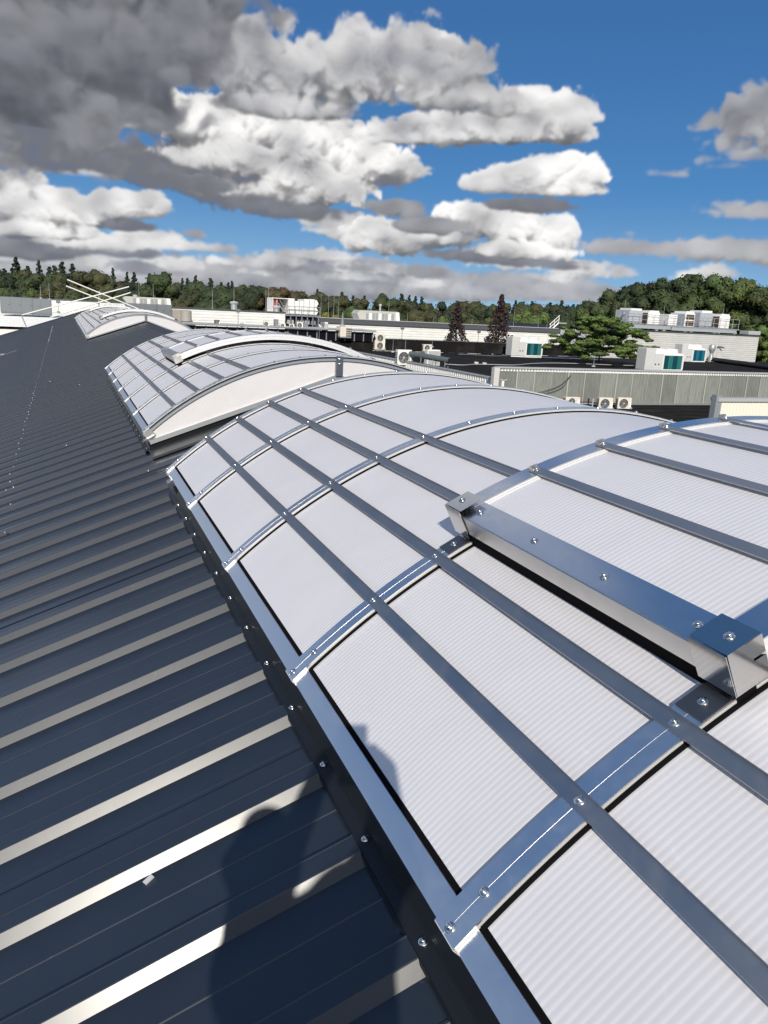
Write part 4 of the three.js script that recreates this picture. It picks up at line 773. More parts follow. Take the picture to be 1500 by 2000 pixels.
{
  const rods = [[80, 556, 583, -86], [97, 553, 585, -86], [272, 552, 590, -76], [300, 556, 595, -76], [415, 566, 604, -76], [457, 562, 590, -73], [519, 562, 612, -78], [524, 556, 612, -78], [626, 576, 632, -80], [641, 575, 630, -80], [651, 580, 632, -80], [660, 590, 633, -80], [724, 583, 608, -82], [759, 583, 610, -82], [795, 612, 634, -78], [846, 622, 640, -78], [921, 622, 643, -78], [1002, 596, 645, -80], [1050, 622, 646, -80], [1067, 626, 648, -80], [1114, 625, 650, -80], [791, 661, 690, -60], [767, 662, 688, -62], [844, 664, 678, -62], [1159, 688, 716, -50], [1219, 585, 612, -70], [1296, 593, 615, -72], [1352, 592, 613, -72], [1412, 594, 614, -72], [623, 643, 669, -62]];
  rods.forEach(([px, t, b, z], i) => { const p = onZ(px, b, z), h = (b - t) * perPx(p); const u = thing('lightning_rod', ROD[i], 'lightning rod', [p.x, p.y, z]); part('rod', rod([0, 0, 0], [0, h, 0], 0.022, 5, 0.010), M.galv, u); part('rod_foot', cyl(0.16, 0.12, 0.08, 0, 0, 0, 8), M.lightGrey, u); });
  const p = onY(917, 689, YR), h = 26 * perPx(p), u = thing('rod_on_stand', 'white rod on a round foot in the middle of the black roof', 'lightning rod', [p.x, YR, p.z]);
  part('rod', rod([0, 0, 0], [0, h, 0], 0.045, 6, 0.03), M.whitePlain, u); part('rod_foot', cyl(0.32, 0.24, 0.14, 0, 0, 0, 12), M.lightGrey, u);
}
// conduits and cable on the black roof
{
  const line = (label, pts, r, m) => tag(part('roof_conduit', tube(pts.map(([x, y]) => { const p = onY(x, y, YR + 0.08); return [p.x, p.y, p.z]; }), r, 5, 40), m), label, 'conduit');
  line('straight white conduit on the black roof in front of the chiller with teal panels', [[998, 696], [1060, 698.5], [1120, 700.5], [1175, 703]], 0.05, M.whitePlain);
  line('thin pale cable winding along the black roof right of the duct', [[868, 711], [900, 713], [930, 711.5], [965, 712], [1000, 713], [1040, 710], [1080, 709], [1130, 710], [1200, 713], [1247, 714]], 0.03, M.lightGrey);
  line('thin grey cable on the black roof nearer the parapet', [[895, 692], [930, 693], [960, 695], [990, 695]], 0.025, M.midGrey);
  for (const [px, py, l] of [[930, 711, 'left'], [946, 712.5, 'right']]) { const p = onY(px, py, YR), u = thing('cable_block', `${l} of the two pale cable blocks on the winding roof cable`, 'cable block', [p.x, YR, p.z]); part('block', rbox(0.28, 0.16, 0.2, 0.03, 0, 0.09, 0), M.cream, u); part('clip', box(0.1, 0.06, 0.22, 0, 0.19, 0), M.darkGrey, u); }
}
// plant platform on the right building
{
  const z = -69, a = onZ(1208, 634, z), b = onZ(1440, 649, z), yD = (a.y + b.y) / 2 + 0.1, W = b.x - a.x;
  const t = thing('plant_platform', 'long grey steel platform with handrail carrying the rooftop units at right', 'platform', [a.x, yD, z]);
  part('deck_beam', [box(W * 0.42, 0.34, 0.2, W * 0.20, -0.10, 0.1), box(W * 0.56, 0.34, 0.2, W * 0.70, -0.16, 0.1)], M.galv, t);
  part('deck', box(W * 1.02, 0.12, 3.4, W / 2, 0.08, -1.6), M.midGrey, t);
  for (const f of [0.08, 0.31, 0.37, 0.55, 0.6, 0.80, 0.84, 0.98]) part('support_leg', [box(0.22, 0.75, 0.22, W * f, -0.55, -0.1), box(0.5, 0.12, 0.3, W * f, -0.30, -0.1)], M.lightGrey, t);
  for (let i = 0; i < 19; i++) part('rail_post', rod([W * i / 18, 0.1, 0.05], [W * i / 18, 1.2, 0.05], 0.03, 5), M.galv, t);
  for (const k of [0.65, 1.2]) part('handrail', rod([0, k, 0.05], [W, k, 0.05], 0.03, 5), M.galv, t);
  M.sideGrey = std({ color: rgb(0.40, 0.42, 0.45), roughness: 0.55 });
  const dark = std({ color: rgb(0.12, 0.075, 0.05), roughness: 0.7 });
  cabinet('leftmost and tallest grey rooftop unit on the plant platform, with a white top', 1224, 1256, 607, 633, { z: z - 0.4, doors: 3, mat: M.sideGrey, depth: 2.4, hood: true });
  cabinet('white rooftop unit second from the left on the plant platform', 1261, 1289, 611, 635, { z: z - 0.3, doors: 2, depth: 2, side: 1, sideMat: dark, hood: true });
  cabinet('small low white rooftop unit in the middle of the plant platform', 1302, 1323, 615, 637, { z: z - 0.3, doors: 1, depth: 1.6 });
  cabinet('rooftop unit with two brown coil grilles in a white frame on the platform', 1333, 1357, 613, 640, { z: z - 0.2, doors: 1, depth: 2.4, coil: dark, sideMat: M.sideGrey, hood: true });
  cabinet('wide grey rooftop unit right of the brown grilles on the platform', 1361, 1393, 612, 641, { z: z - 0.5, doors: 3, mat: M.sideGrey, depth: 2.4, hood: true });
  cabinet('rightmost white rooftop unit on the plant platform', 1400, 1426, 618, 643, { z: z - 0.3, doors: 2, depth: 2, side: 1, sideMat: dark, hood: true });
  const bv = onZ(1465, 650, z - 1); tag(part('roof_hatch', [rbox(1.9, 0.45, 1.4, 0.05, bv.x, bv.y, bv.z)], M.lightGrey), 'low grey roof box right of the plant platform', 'roof box');
  const br = onZ(1408, 677.5, -66.2), mk = thing('wall_spout', 'small dark spout on the right white building wall', 'spout', [br.x, br.y, -66.3]); part('spout', rod([0, 0, -0.1], [0.25, -0.1, 0.35], 0.07, 6), M.darkGrey, mk); part('spout_plate', box(0.5, 0.16, 0.03, -0.1, 0.03, 0), M.midGrey, mk);
}
// guard rails over the far gable end
{
  const z = GABLE - 0.4;
  const set = (label, rails, posts) => { const t = thing('guard_rail', label, 'guard rail'); for (const [x0, y0, x1, y1] of rails) { const a = onZ(x0, y0, z), b = onZ(x1, y1, z); part('rail', rod(a.toArray(), b.toArray(), 0.042, 7), M.whitePlain, t); } for (const [x0, y0, x1, y1, r] of posts) { const a = onZ(x0, y0, z - 0.1), b = onZ(x1, y1, z - 0.1); part('post', rod(a.toArray(), b.toArray(), r, 6), M.galv, t); } };
  set('white guard rails rising to the right along the left verge of the far gable', [[44, 615, 252, 560], [98, 620, 255, 571.5]], [[42, 616, 52, 640, 0.04], [194, 568, 193, 597, 0.05]]);
  set('white guard rails rising to the left, crossing the other pair behind the farthest skylight', [[131, 546, 272, 604], [129, 558.5, 215, 592]], []);
}
// white stair with handrails, houses and solar roof beyond
{
  const z = -80, a = onZ(1072, 648, z), b = onZ(1092, 630, z);
  const t = thing('roof_stair', 'small white steel stair with handrails beside the dark solar roof', 'stair');
  part('stringer', rod(a.toArray(), [b.x, b.y, b.z], 0.09, 5), M.whitePlain, t);
  for (const k of [0.45, 0.85]) part('handrail', rod([a.x, a.y + k, a.z], [b.x, b.y + k, b.z], 0.045, 5), M.whitePlain, t);
  for (const f of [0.1, 0.5, 0.95]) part('rail_post', rod([lerp(a.x, b.x, f), lerp(a.y, b.y, f), z], [lerp(a.x, b.x, f), lerp(a.y, b.y, f) + 0.85, z], 0.035, 5), M.whitePlain, t);
  part('landing', box(1.0, 0.1, 0.6, b.x + 0.4, b.y - 0.05, z), M.lightGrey, t);
}
function house(label, px0, px1, pyR, pyE, z, roofMat, o = {}) {
  const a = onZ(px0, pyE, z), b = onZ(px1, pyE, z), s = perPx(a), w = b.x - a.x, rise = (pyE - pyR) * s, d = o.depth ?? 7;
  const t = thing('house', label, 'house', [a.x, a.y, z]);
  const h = a.y + 9;
  part('wall', box(w, h, d * 1.6, w / 2, -h / 2, -d * 0.8), M.whitePlain, t);
  const L = Math.hypot(d * 0.8, rise), an = Math.atan2(rise, d * 0.8);
  const rows = o.rows ?? 8;
  for (let i = 0; i < rows; i++) { const y = rise * (i + 0.5) / rows, zz = -d * 0.8 * (i + 0.5) / rows; part('tile_course', box(w + 0.4, 0.06, L / rows * 1.15, w / 2, y + 0.06, zz, 0, 0, an), roofMat, t); }
  part('rear_slope', box(w + 0.4, 0.08, L, w / 2, rise / 2, -d * 1.2, 0, 0, -an), roofMat, t);
  part('ridge_tiles', rod([-0.2, rise + 0.06, -d * 0.8], [w + 0.2, rise + 0.06, -d * 0.8], 0.14, 6), roofMat, t);
  return t;
}
M.redTile = std({ color: rgb(0.24, 0.065, 0.03), roughness: 0.8 }); M.slate = std({ color: rgb(0.022, 0.023, 0.026), roughness: 0.6 });
house('house with a red brown tiled roof right of the right hooded unit', 752, 815, 622, 634, -140, M.redTile);
house('house with a dark tiled roof left of the left purple beech', 853, 930, 627, 640, -140, M.slate);
{
  const z = -120, k = onZ(953, 624, z), e = onZ(960.5, 639, z), f = onZ(945.5, 637, z), len = 7;
  const t = thing('house', 'dark gabled house with an orange barge board left of the right purple beech', 'house', [k.x, k.y, z]);
  const dx = e.x - k.x, dy = e.y - k.y, ex = f.x - k.x, ey = f.y - k.y;
  part('gable_wall', new THREE.ExtrudeGeometry(new THREE.Shape([[0, 0], [dx, dy], [dx, -12], [ex, -12], [ex, ey]].map((p) => new THREE.Vector2(...p))), { depth: 0.2, bevelEnabled: false }).translate(0, 0, -0.4), M.slate, t);
  const orange = std({ color: rgb(0.55, 0.10, 0.03), roughness: 0.6 });
  part('barge_board', rod([0, 0, 0], [dx, dy, 0], 0.22, 4), orange, t);
  part('barge_board', rod([0, 0, 0], [ex, ey, 0], 0.10, 4), orange, t);
  part('ridge_board', rod([0, 0.05, 0.1], [len * 0.6, 0.12, -2.5], 0.12, 4), orange, t);
  const tr = new Tri(); tr.flat([[0, 0, 0], [dx, dy, 0], [dx + len, dy, -4], [len, 0.1, -4]], [0, 1, 1]); part('roof_slope', tr.geo(), M.slate, t);
}
{
  const z0 = -86, a = onZ(1003, 646, z0), b = onZ(1145, 652, z0);
  const t = thing('solar_roof_building', 'low building with dark solar panels behind the white wall right of the beeches', 'building', [a.x, a.y, z0]);
  const w = b.x - a.x, pv = std({ color: rgb(0.014, 0.017, 0.026), roughness: 0.75 });
  part('wall', box(w, 8, 8, w / 2, -4.1, -4), M.midGrey, t);
  for (let r = 0; r < 3; r++) for (let i = 0; i < 9; i++) part('solar_panel', box(w / 9 * 0.95, 0.05, 1.5, w / 9 * (i + 0.5), 0.18 + r * 0.30, -0.8 - r * 1.75, 0, 0, 0.22), pv, t);
  part('eaves', box(w, 0.12, 0.3, w / 2, 0, 0.1), M.midGrey, t);
}

// ---------------------------------------------------------------- trees
const leafTone = (r, g, b) => std({ color: rgb(r, g, b), roughness: 0.75, vertexColors: true });
M.bark = std({ color: rgb(0.10, 0.08, 0.06), roughness: 0.9 });
M.barkPale = std({ color: rgb(0.26, 0.23, 0.18), roughness: 0.9 });
// a crown of many small leaf-sized faces gathered in clumps; unit height, its foot at y = 0
function crown(s, o) {
  seed(s);
  const P = [], N = [], C = [], clumps = [];
  const n = o.clumps ?? 22;
  for (let i = 0; i < n; i++) {
    let x, y, z, r;
    if (o.kind === 'cone') { const t = Math.pow((i + 0.5) / n, 1.25); y = 0.04 + 0.94 * t; const w = o.width * Math.pow(1 - t, 1.1) * 0.60 + 0.006, a = i * 2.4 + rr(-0.4, 0.4); x = Math.cos(a) * w * rr(0.35, 1); z = Math.sin(a) * w * rr(0.35, 1); r = 0.016 + 0.15 * Math.pow(1 - t, 0.9) * o.width; }
    else if (o.kind === 'layer') { const L = Math.floor(rnd() * 5), a = rr(0, 6.283), w = o.width * (0.55 - Math.abs(L - 1.4) * 0.12) * Math.sqrt(rnd()); x = Math.cos(a) * w; z = Math.sin(a) * w; y = 0.22 + L * 0.165 + rr(-0.10, 0.10) - w * 0.10; r = rr(0.06, 0.13); }
    else { const a = rr(0, 6.283), v = rr(-0.75, 1), q = Math.sqrt(1 - v * v * 0.9) * rr(0.35, 0.78); x = Math.cos(a) * q * o.width * 0.5; z = Math.sin(a) * q * o.width * 0.5; y = 0.53 + v * 0.34; r = rr(0.11, 0.20) * (o.loose ? 0.72 : 1); if (o.small) { const f = Math.cbrt(rr(0.25, 1)); x *= f * 1.25; z *= f * 1.25; y = 0.53 + v * 0.38 * f; r = rr(0.045, 0.095); } }
    clumps.push([x, y, z, r, rr(0.72, 1.22), rr(-0.12, 0.12)]);
  }
  // uneven solid hull added inside each clump to close gaps, toned darker than the leaves
  if (o.kind !== 'cone') for (const [cx, cy, cz, r, tone, hue] of clumps) {
    const g = new THREE.IcosahedronGeometry(1, 2), q = g.attributes.position, fy = o.kind === 'layer' ? 0.6 : 0.85;
    for (let i = 0; i < q.count; i++) { const x = q.getX(i), y = q.getY(i), z = q.getZ(i), m = r * (0.78 + 0.30 * noise(x * 1.7 + cx * 9, y * 1.7 + cy * 9, z * 1.7) + 0.16 * noise(x * 4 + cz * 9, y * 4, z * 4)); const c = tone * (0.75 + 0.35 * noise(x * 5 + s, y * 5 + cx * 20, z * 5)); P.push(cx + x * m, cy + y * m * fy, cz + z * m); const L = Math.hypot(x, y / fy, z); N.push(x / L, y / fy / L, z / L); C.push(c * (1 + hue), c, c * (1 - hue * 0.5)); }
  }
  const leaves = Math.round((o.leaves ?? 1800) / n), S = o.size ?? 0.030;
  const v = new THREE.Vector3(), d = new THREE.Vector3(), t1 = new THREE.Vector3(), t2 = new THREE.Vector3();
  for (const [cx, cy, cz, r, tone, hue] of clumps) for (let k = 0; k < leaves; k++) {
    const zc = rr(-1, 1), a = rr(0, 6.283), q = Math.sqrt(1 - zc * zc); d.set(q * Math.cos(a), zc, q * Math.sin(a));
    const rad = o.kind === 'cone' ? r * (0.45 + 0.62 * Math.pow(rnd(), 0.6)) : r * rr(0.70, 1.06);
    const flatY = o.kind === 'layer' ? 0.6 : o.kind === 'cone' ? 0.75 : 0.85;
    v.set(cx + d.x * rad * 1.1, cy + d.y * rad * flatY, cz + d.z * rad * 1.1);
    if (o.kind === 'cone') v.y -= 0.25 * Math.hypot(d.x, d.z) * rad;
    const nrm = d.clone().multiplyScalar(0.8).add(new THREE.Vector3(rr(-0.6, 0.6), rr(-0.2, 0.8), rr(-0.6, 0.6))).normalize();
    t1.set(rr(-1, 1), rr(-1, 1), rr(-1, 1)).cross(nrm).normalize(); t2.crossVectors(nrm, t1);
    const s1 = S * rr(0.55, 1.25), s2 = s1 * rr(0.45, 0.8);
    const c = tone * rr(0.85, 1.15), col = [c * (1 + hue + rr(-0.06, 0.1)), c, c * (1 - hue * 0.5)];
    const sm = d.clone().multiplyScalar(0.95).addScaledVector(nrm, 0.35).add(new THREE.Vector3(cx, (cy - 0.5) * 0.6, cz).multiplyScalar(0.8)).normalize();
    const q4 = [[-1, 0], [0, -1], [1, 0], [0, 1]].map(([e, f]) => v.clone().addScaledVector(t1, e * s1).addScaledVector(t2, f * s2));
    for (const i of [0, 1, 2, 0, 2, 3]) { P.push(q4[i].x, q4[i].y, q4[i].z); N.push(sm.x, sm.y, sm.z); C.push(...col); }
  }
  const g = new THREE.BufferGeometry(); g.setAttribute('position', new THREE.Float32BufferAttribute(P, 3)); g.setAttribute('normal', new THREE.Float32BufferAttribute(N, 3)); g.setAttribute('color', new THREE.Float32BufferAttribute(C, 3));
  // limbs towards the clumps
  const limbs = [rod([0, -0.6, 0], [0, o.kind === 'cone' ? 0.96 : 0.52, 0], 0.020, 7, 0.008)];
  if (o.kind !== 'cone') for (const c of clumps.slice(0, 10)) limbs.push(rod([0, 0.05 + 0.3 * rnd(), 0], [c[0] * 0.9, c[1], c[2] * 0.9], 0.009, 5, 0.003));
  return { crown: g, trunk: join(limbs) };
}
const KIND = {
  round: [11, 12, 13, 14].map((s) => crown(s, { clumps: 26, leaves: 2600, width: 1.0, size: 0.022 })),
  big: [31, 32, 33, 34].map((s) => crown(s, { clumps: 150, leaves: 15000, width: 1.05, size: 0.0145, small: true })),
  loose: [41, 42].map((s) => crown(s, { clumps: 30, leaves: 1900, width: 0.62, size: 0.016, loose: true })),
  spruce: [51, 52, 53].map((s) => crown(s, { clumps: 44, leaves: 1700, width: 0.62, size: 0.026, kind: 'cone' })),
  purple: [61, 62].map((s) => crown(s, { clumps: 90, leaves: 3600, width: 0.50, size: 0.017, kind: 'cone' })),
  layer: [71].map((s) => crown(s, { clumps: 190, leaves: 17000, width: 2.0, size: 0.022, kind: 'layer' })),
};
const LEAF = {
  mid: leafTone(0.042, 0.062, 0.017), olive: leafTone(0.062, 0.066, 0.021), deep: leafTone(0.024, 0.041, 0.014), bright: leafTone(0.072, 0.105, 0.024),
  spruce: leafTone(0.018, 0.034, 0.017), purple: leafTone(0.036, 0.018, 0.018), yellow: leafTone(0.20, 0.18, 0.02), brown: leafTone(0.095, 0.070, 0.026), fresh: leafTone(0.100, 0.155, 0.032),
};
const GROUND = -9;
let treeNo = 0;
function tree(kind, tone, px, pyTop, D, wide, label, o = {}) {
  const top = farAt(px, pyTop, D), v = KIND[kind][treeNo % KIND[kind].length], height = (top.y - GROUND) / (o.foot ? 1 : 1);
  const t = thing(o.name ?? (kind === 'spruce' ? 'spruce_tree' : kind === 'purple' ? 'purple_beech' : 'broadleaf_tree'), label, 'tree', [top.x, 0, top.z], (treeNo * 2.399) % 6.283, o.group);
  const base = o.base ?? GROUND + height * 0.12, H = (top.y - base) / (kind === 'spruce' || kind === 'purple' ? 1.0 : 0.985);
  t.position.y = base;
  const W = wide / (kind === 'layer' ? 1.9 : kind === 'loose' ? 0.62 : kind === 'spruce' || kind === 'purple' ? 0.42 : 1.0);
  t.scale.set(W, H, W);
  part('crown', v.crown, LEAF[tone], t);
  part('trunk', v.trunk, tone === 'brown' || kind === 'loose' ? M.barkPale : M.bark, t);
  treeNo++; return t;
}
const ORD = ['first', 'second', 'third', 'fourth', 'fifth', 'sixth', 'seventh', 'eighth', 'ninth', 'tenth', 'eleventh', 'twelfth', 'thirteenth', 'fourteenth', 'fifteenth', 'sixteenth', 'seventeenth', 'eighteenth', 'nineteenth', 'twentieth', 'twenty-first', 'twenty-second', 'twenty-third', 'twenty-fourth', 'twenty-fifth', 'twenty-sixth', 'twenty-seventh', 'twenty-eighth', 'twenty-ninth', 'thirtieth', 'thirty-first', 'thirty-second', 'thirty-third', 'thirty-fourth', 'thirty-fifth', 'thirty-sixth', 'thirty-seventh', 'thirty-eighth', 'thirty-ninth', 'fortieth'];
const SKY = [[-40, 512], [0, 520], [30, 518], [75, 525], [120, 530], [170, 528], [215, 540], [250, 545], [300, 545], [340, 545], [380, 548], [415, 552], [450, 553], [500, 552], [560, 560], [600, 564], [650, 572], [700, 580], [755, 582], [800, 584], [850, 584], [900, 584], [950, 585], [1000, 586], [1060, 588], [1100, 588], [1150, 595], [1250, 600], [1560, 600]];
const skyline = (x) => { for (let i = 1; i < SKY.length; i++) if (x <= SKY[i][0]) { const [a, b] = [SKY[i - 1], SKY[i]]; return lerp(a[1], b[1], (x - a[0]) / (b[0] - a[0])); } return 600; };
{
  // spruces that stand above the forest, left to right
  const sp = [[8, 517], [30, 497], [54, 516], [75, 505], [96, 515], [106, 513], [121, 508], [141, 513], [220, 522], [248, 528], [262, 526], [292, 530], [356, 541], [366, 540], [382, 537], [411, 538], [432, 545], [446, 546], [453, 544], [620, 562], [668, 568], [690, 572], [712, 575], [785, 572], [800, 574], [812, 573], [824, 576], [983, 585], [1008, 582], [1040, 583], [1075, 585], [1098, 583], [1120, 587], [1140, 586]];
  seed(900);
  sp.forEach(([x, y], i) => { const D = 235 + (i * 37 % 60); tree('spruce', 'spruce', x, y + rr(-1, 6), D, (x < 160 ? 8 : 6) * rr(0.7, 1.25), `${ORD[i]} dark spruce from the left rising above the forest edge`); });
  // the rear row of broadleaf trees that makes the forest's top edge
  let i = 0;
  for (let x = -30; x < 1190; x += 34 + rr(-6, 6)) { const y = skyline(x) + rr(-3, 4), D = 205 + rr(-10, 15); tree('round', rnd() < 0.3 ? 'olive' : rnd() < 0.45 ? 'deep' : 'mid', x, y, D, rr(10, 14), `${ORD[i++]} tree from the left in the rear row along the forest top`); }
  // the middle row, lower and a little brighter
  i = 0;
  for (let x = -20; x < 1200; x += 40 + rr(-8, 8)) { const y = skyline(x) + rr(14, 24), D = 165 + rr(-12, 12); tree('round', rnd() < 0.35 ? 'olive' : rnd() < 0.3 ? 'deep' : 'mid', x, y, D, rr(8, 11), `${ORD[i++]} tree from the left in the middle row of the forest`); }
  // the front row just behind the roofs
  i = 0;
  for (let x = -10; x < 1150; x += 38 + rr(-8, 8)) { const y = skyline(x) + rr(26, 38), D = 138 + rr(-8, 8); tree(rnd() < 0.5 ? 'round' : 'loose', rnd() < 0.4 ? 'olive' : rnd() < 0.5 ? 'bright' : 'mid', x, y, D, rr(6, 8.5), `${ORD[i++]} tree from the left in the low front row of the forest`); }
}
tree('loose', 'olive', 172, 513, 150, 9, 'tall loose olive tree with pale stems left of the farthest skylight');
tree('loose', 'olive', 205, 527, 150, 7, 'tall loose olive tree second to the left of the farthest skylight');
tree('loose', 'mid', 316, 519, 150, 8.5, 'tall airy tree with a bare pale fork above the left hooded unit');
tree('loose', 'brown', 525, 552, 140, 9, 'left of the two brownish trees behind the white ducts');
tree('loose', 'brown', 562, 551, 140, 9, 'right of the two brownish trees behind the white ducts');
tree('round', 'deep', 490, 553, 140, 10, 'dense rounded tree left of the brownish pair behind the long white wall');
tree('round', 'mid', 430, 558, 140, 12, 'broad rounded tree above the middle of the long white wall');
tree('loose', 'mid', 754, 566, 165, 8, 'tall airy tree over the right hooded unit');
tree('round', 'yellow', 640, 607, 95, 4.2, 'yellow green bush just right of the white arrow ends', { base: -4 });
tree('loose', 'bright', 690, 590, 120, 6, 'light green slender tree left of the right hooded unit');
tree('round', 'olive', 828, 600, 120, 9, 'olive tree in front of the forest left of the purple beeches');
tree('round', 'bright', 872, 610, 112, 6, 'light green tree behind the left purple beech');
tree('round', 'fresh', 1060, 604, 120, 8, 'fresh green tree above the white roof stair');
tree('round', 'fresh', 1020, 600, 120, 8, 'fresh green tree right behind the right purple beech');
tree('purple', 'purple', 895, 588, 81, 3.0, 'left of the two purple beeches before the white wall', { base: -4.2 });
tree('purple', 'purple', 981, 572, 81, 3.6, 'right and taller of the two purple beeches before the white wall', { base: -5.2 });
tree('layer', 'fresh', 1180, 618, 71, 9.6, 'spreading green tree with layered branches before the white building at right', { base: onZ(1180, 694, -62).y });
// the tall wood at the right
{
  const big = [[1172, 585, 112, 9, 'bright', 'yellowish green tree at the left foot of the tall wood'], [1205, 562, 112, 11, 'mid', 'leftmost large tree of the tall wood at right'], [1245, 546, 116, 12, 'deep', 'large dark tree second from the left in the tall wood'], [1292, 538, 112, 13, 'mid', 'large tree third from the left in the tall wood'], [1345, 526, 114, 14, 'mid', 'highest tree of the tall wood with open gaps'], [1390, 540, 122, 11, 'olive', 'narrower tree right of the highest tree in the tall wood'], [1432, 531, 112, 14, 'bright', 'broad sunlit rounded tree right of the highest tree'], [1480, 546, 116, 12, 'deep', 'dark tree at the right edge before the frame ends'], [1530, 548, 112, 13, 'mid', 'tree cut by the right edge of the view'], [1225, 588, 112, 10, 'deep', 'lower dark tree behind the left end of the plant platform'], [1280, 590, 112, 10, 'deep', 'lower tree behind the second rooftop unit'], [1335, 592, 112, 11, 'mid', 'lower tree behind the middle of the plant platform'], [1395, 594, 112, 11, 'deep', 'lower tree behind the wide grey rooftop unit'], [1450, 590, 113, 11, 'mid', 'lower tree behind the right end of the plant platform'], [1512, 632, 106, 9, 'fresh', 'lowest leafy tree right of the white building corner'], [1545, 600, 114, 11, 'deep', 'tree outside the right edge behind the lowest leafy tree']];
  for (const [x, y, D, w, tone, label] of big) tree('big', tone, x, y, D, w, label);
}

// ---------------------------------------------------------------- the photographer, whose shadow falls on the roof
{
  const X = (v) => v.toArray(), off = (r, u, b) => EYE.clone().addScaledVector(RIGHT, r).addScaledVector(UP, u).addScaledVector(BACK, b);
  const man = thing('person', 'person in a dark jacket standing on the ribbed roof and holding up a phone', 'person');
  // each joint stands on the line from its shadow on the slope towards the sun
  const on = (px, py, z) => { const q = onSlope(px, py, -0.02); return q.addScaledVector(SUN, (z - q.z) / SUN.z); };
  const head = on(500, 1715, 1.38), N3 = (v, x = 0, y = 0, z = 0) => [v.x + x, v.y + y, v.z + z];
  const chestV = on(610, 1990, 1.46);
  const neck = N3(on(535, 1850, 1.44)), chest = N3(chestV), waist = N3(chestV, 0, -0.30, 0.02), hip = N3(chestV, 0, -0.44, 0.02);
  const shL = N3(on(478, 1905, 1.42)), shR = N3(on(685, 1795, 1.42));
  const hL = X(off(-0.075, -0.07, 0.048)), hR = X(off(0.075, -0.07, 0.048));
  const elL = N3(on(545, 1700, 1.24)), elR = N3(on(752, 1672, 1.22));
  const fx = chestV.x, fz = 1.48, knL = [fx - 0.13, ribTop(fx) + 0.40, fz - 0.05], knR = [fx + 0.13, ribTop(fx) + 0.42, fz - 0.05], anL = [fx - 0.15, ribTop(fx - 0.15) + 0.10, fz], anR = [fx + 0.14, ribTop(fx + 0.14) + 0.10, fz];
  const thL = N3(chestV, -0.09, -0.50, 0.02), thR = N3(chestV, 0.09, -0.50, 0.02);
  const caps = [[neck, X(head), 0.055, 0.07], [chest, neck, 0.15, 0.065], [waist, chest, 0.145, 0.165], [hip, waist, 0.15, 0.145], [shL, chest, 0.075, 0.13], [shR, chest, 0.10, 0.15], [shR, neck, 0.07, 0.06], [shL, neck, 0.07, 0.06], [shL, elL, 0.062, 0.048], [shR, elR, 0.085, 0.062], [elL, hL, 0.046, 0.03], [elR, hR, 0.046, 0.03], [thL, knL, 0.095, 0.062], [thR, knR, 0.095, 0.062], [knL, anL, 0.062, 0.042], [knR, anR, 0.062, 0.042]];
  const field = (list, k) => (p) => { let s = 9; for (const [a, b, r0, r1] of list) { const ax = b[0] - a[0], ay = b[1] - a[1], az = b[2] - a[2]; const t = clamp(((p[0] - a[0]) * ax + (p[1] - a[1]) * ay + (p[2] - a[2]) * az) / (ax * ax + ay * ay + az * az + 1e-9)); const d = Math.hypot(p[0] - a[0] - ax * t, p[1] - a[1] - ay * t, p[2] - a[2] - az * t) - lerp(r0, r1, t); const h = clamp(0.5 + 0.5 * (s - d) / k); s = s + (d - s) * h - k * h * (1 - h); } return s; };
  function meshField(f, c, half, n) {
    const mc = new MarchingCubes(n, new THREE.MeshBasicMaterial(), false, false, 60000); mc.isolation = 0;
    for (let z = 0; z < n; z++) for (let y = 0; y < n; y++) for (let x = 0; x < n; x++) mc.field[x + y * n + z * n * n] = -f([c[0] + (x - n / 2) / (n / 2) * half, c[1] + (y - n / 2) / (n / 2) * half, c[2] + (z - n / 2) / (n / 2) * half]);
    mc.update();
    const g = new THREE.BufferGeometry(); g.setAttribute('position', new THREE.Float32BufferAttribute(mc.positionArray.slice(0, mc.count * 3), 3)); g.setAttribute('normal', new THREE.Float32BufferAttribute(mc.normalArray.slice(0, mc.count * 3), 3));
    g.scale(half, half, half).translate(...c); return g;
  }
  const body = meshField(field(caps, 0.035), [chestV.x, 0.28, 1.40], 0.98, 112);
  part('body', body, std({ color: rgb(0.03, 0.035, 0.05), roughness: 0.85 }), man);
  const skin = std({ color: rgb(0.52, 0.33, 0.24), roughness: 0.6 });
  // head: skull, jaw, nose, ears; it looks along the view
  const F = BACK.clone().negate().setY(0).normalize(), S = RIGHT.clone().setY(0).normalize();
  const hp = (f, u, s) => [head.x + F.x * f + S.x * s, head.y + u, head.z + F.z * f + S.z * s];
  const hc = [[hp(-0.015, 0.035, 0), hp(0.02, 0.045, 0), 0.088, 0.080], [hp(0.03, -0.02, 0), hp(0.045, -0.07, 0), 0.066, 0.042], [hp(0.095, 0.01, 0), hp(0.11, -0.018, 0), 0.010, 0.013], [hp(0, 0, 0.082), hp(0, 0.03, 0.086), 0.014, 0.016], [hp(0, 0, -0.082), hp(0, 0.03, -0.086), 0.014, 0.016], [hp(0.082, -0.048, -0.02), hp(0.082, -0.048, 0.02), 0.010, 0.010], [hp(-0.01, -0.06, 0), hp(-0.02, -0.14, 0), 0.055, 0.058]];
  part('head', meshField(field(hc, 0.02), [head.x, head.y - 0.01, head.z], 0.19, 64), skin, man);
  part('hair', meshField(field([[hp(-0.03, 0.06, 0), hp(0.015, 0.085, 0), 0.090, 0.070]], 0.02), [head.x, head.y + 0.03, head.z], 0.17, 44), std({ color: rgb(0.05, 0.035, 0.025), roughness: 0.9 }), man);
  for (const s of [-1, 1]) part('eye', new THREE.SphereGeometry(0.011, 10, 8).translate(...hp(0.088, 0.022, s * 0.032)), std({ color: rgb(0.7, 0.7, 0.68), roughness: 0.3 }), man);
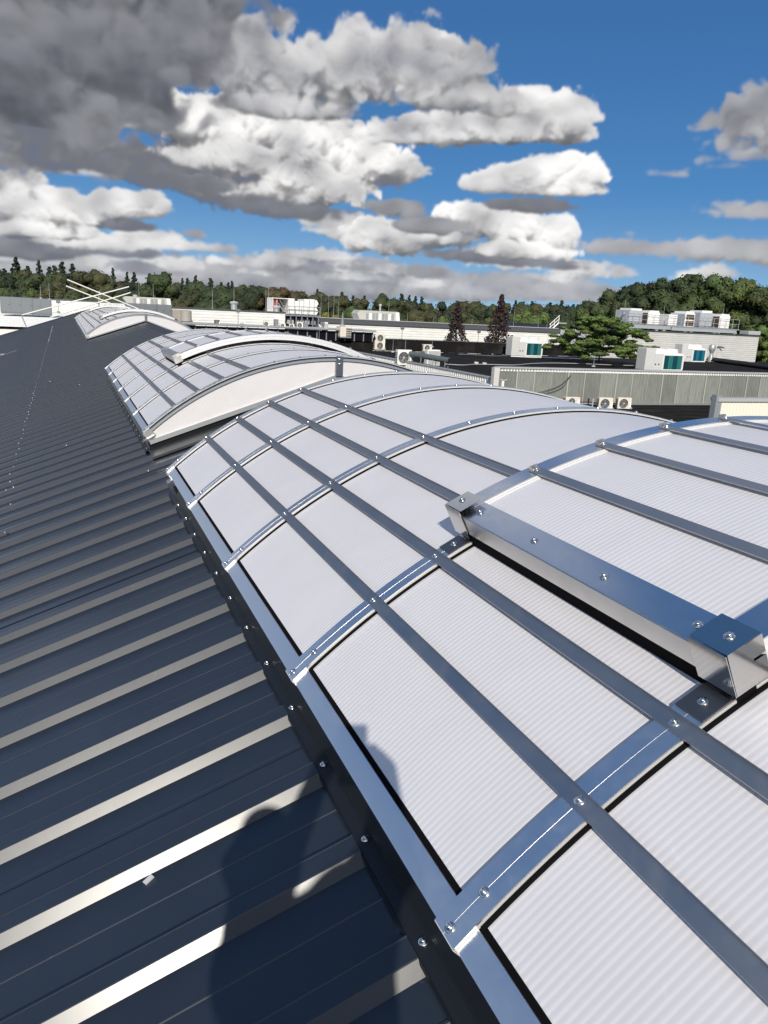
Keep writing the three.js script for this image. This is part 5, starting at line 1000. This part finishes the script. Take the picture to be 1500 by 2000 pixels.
  // hands closed on the sides of the phone, each with a palm, four bent fingers and a thumb
  for (const s of [-1, 1]) {
    const o = (r, u, b) => X(off(s * r, u + 0.022, b)), list = [[o(0.075, -0.105, 0.05), o(0.062, -0.075, 0.04), 0.022, 0.024], [o(0.07, -0.12, 0.045), o(0.058, -0.09, 0.035), 0.02, 0.02]];
    for (let k = 0; k < 4; k++) { const u = -0.055 - k * 0.019, l = [1, 1.1, 1.05, 0.85][k]; list.push([o(0.064, u - 0.01, 0.036), o(0.052, u, 0.017), 0.0095, 0.009], [o(0.052, u, 0.017), o(0.052 - 0.024 * l, u + 0.002, 0.0125), 0.009, 0.0078]); }
    list.push([o(0.07, -0.11, 0.055), o(0.052, -0.08, 0.046), 0.0125, 0.011], [o(0.052, -0.08, 0.046), o(0.03, -0.062, 0.036), 0.011, 0.009]);
    part('hand', meshField(field(list, 0.008), o(0.055, -0.09, 0.03), 0.08, 56), skin, man);
  }
  for (const [a, dz] of [[anL, -0.04], [anR, -0.04]]) part('shoe', meshField(field([[[a[0], a[1] - 0.055, a[2] + 0.05], [a[0] + 0.05, a[1] - 0.07, a[2] - 0.14], 0.045, 0.036], [[a[0], a[1] - 0.03, a[2] + 0.02], [a[0], a[1] + 0.02, a[2]], 0.048, 0.045]], 0.03), [a[0] + 0.02, a[1] - 0.04, a[2] - 0.04], 0.2, 40), M.black, man);
  const ph = thing('phone', 'black phone held upright in both hands of the person', 'phone');
  const g = rbox(0.076, 0.160, 0.008, 0.0038); g.applyQuaternion(camera.quaternion); const c = off(0.0, -0.055, 0.0135); g.translate(c.x, c.y, c.z);
  part('phone_body', g, M.black, ph);
  const sg = box(0.068, 0.150, 0.0006); sg.applyQuaternion(camera.quaternion); const c2 = off(0.0, -0.055, 0.0180); sg.translate(c2.x, c2.y, c2.z);
  part('phone_display', sg, phys({ color: rgb(0.02, 0.02, 0.022), roughness: 0.1 }), ph);
}

scene.traverse((o) => { if (o.isMesh) { o.castShadow = true; o.receiveShadow = true; } });
renderer.render(scene, camera);
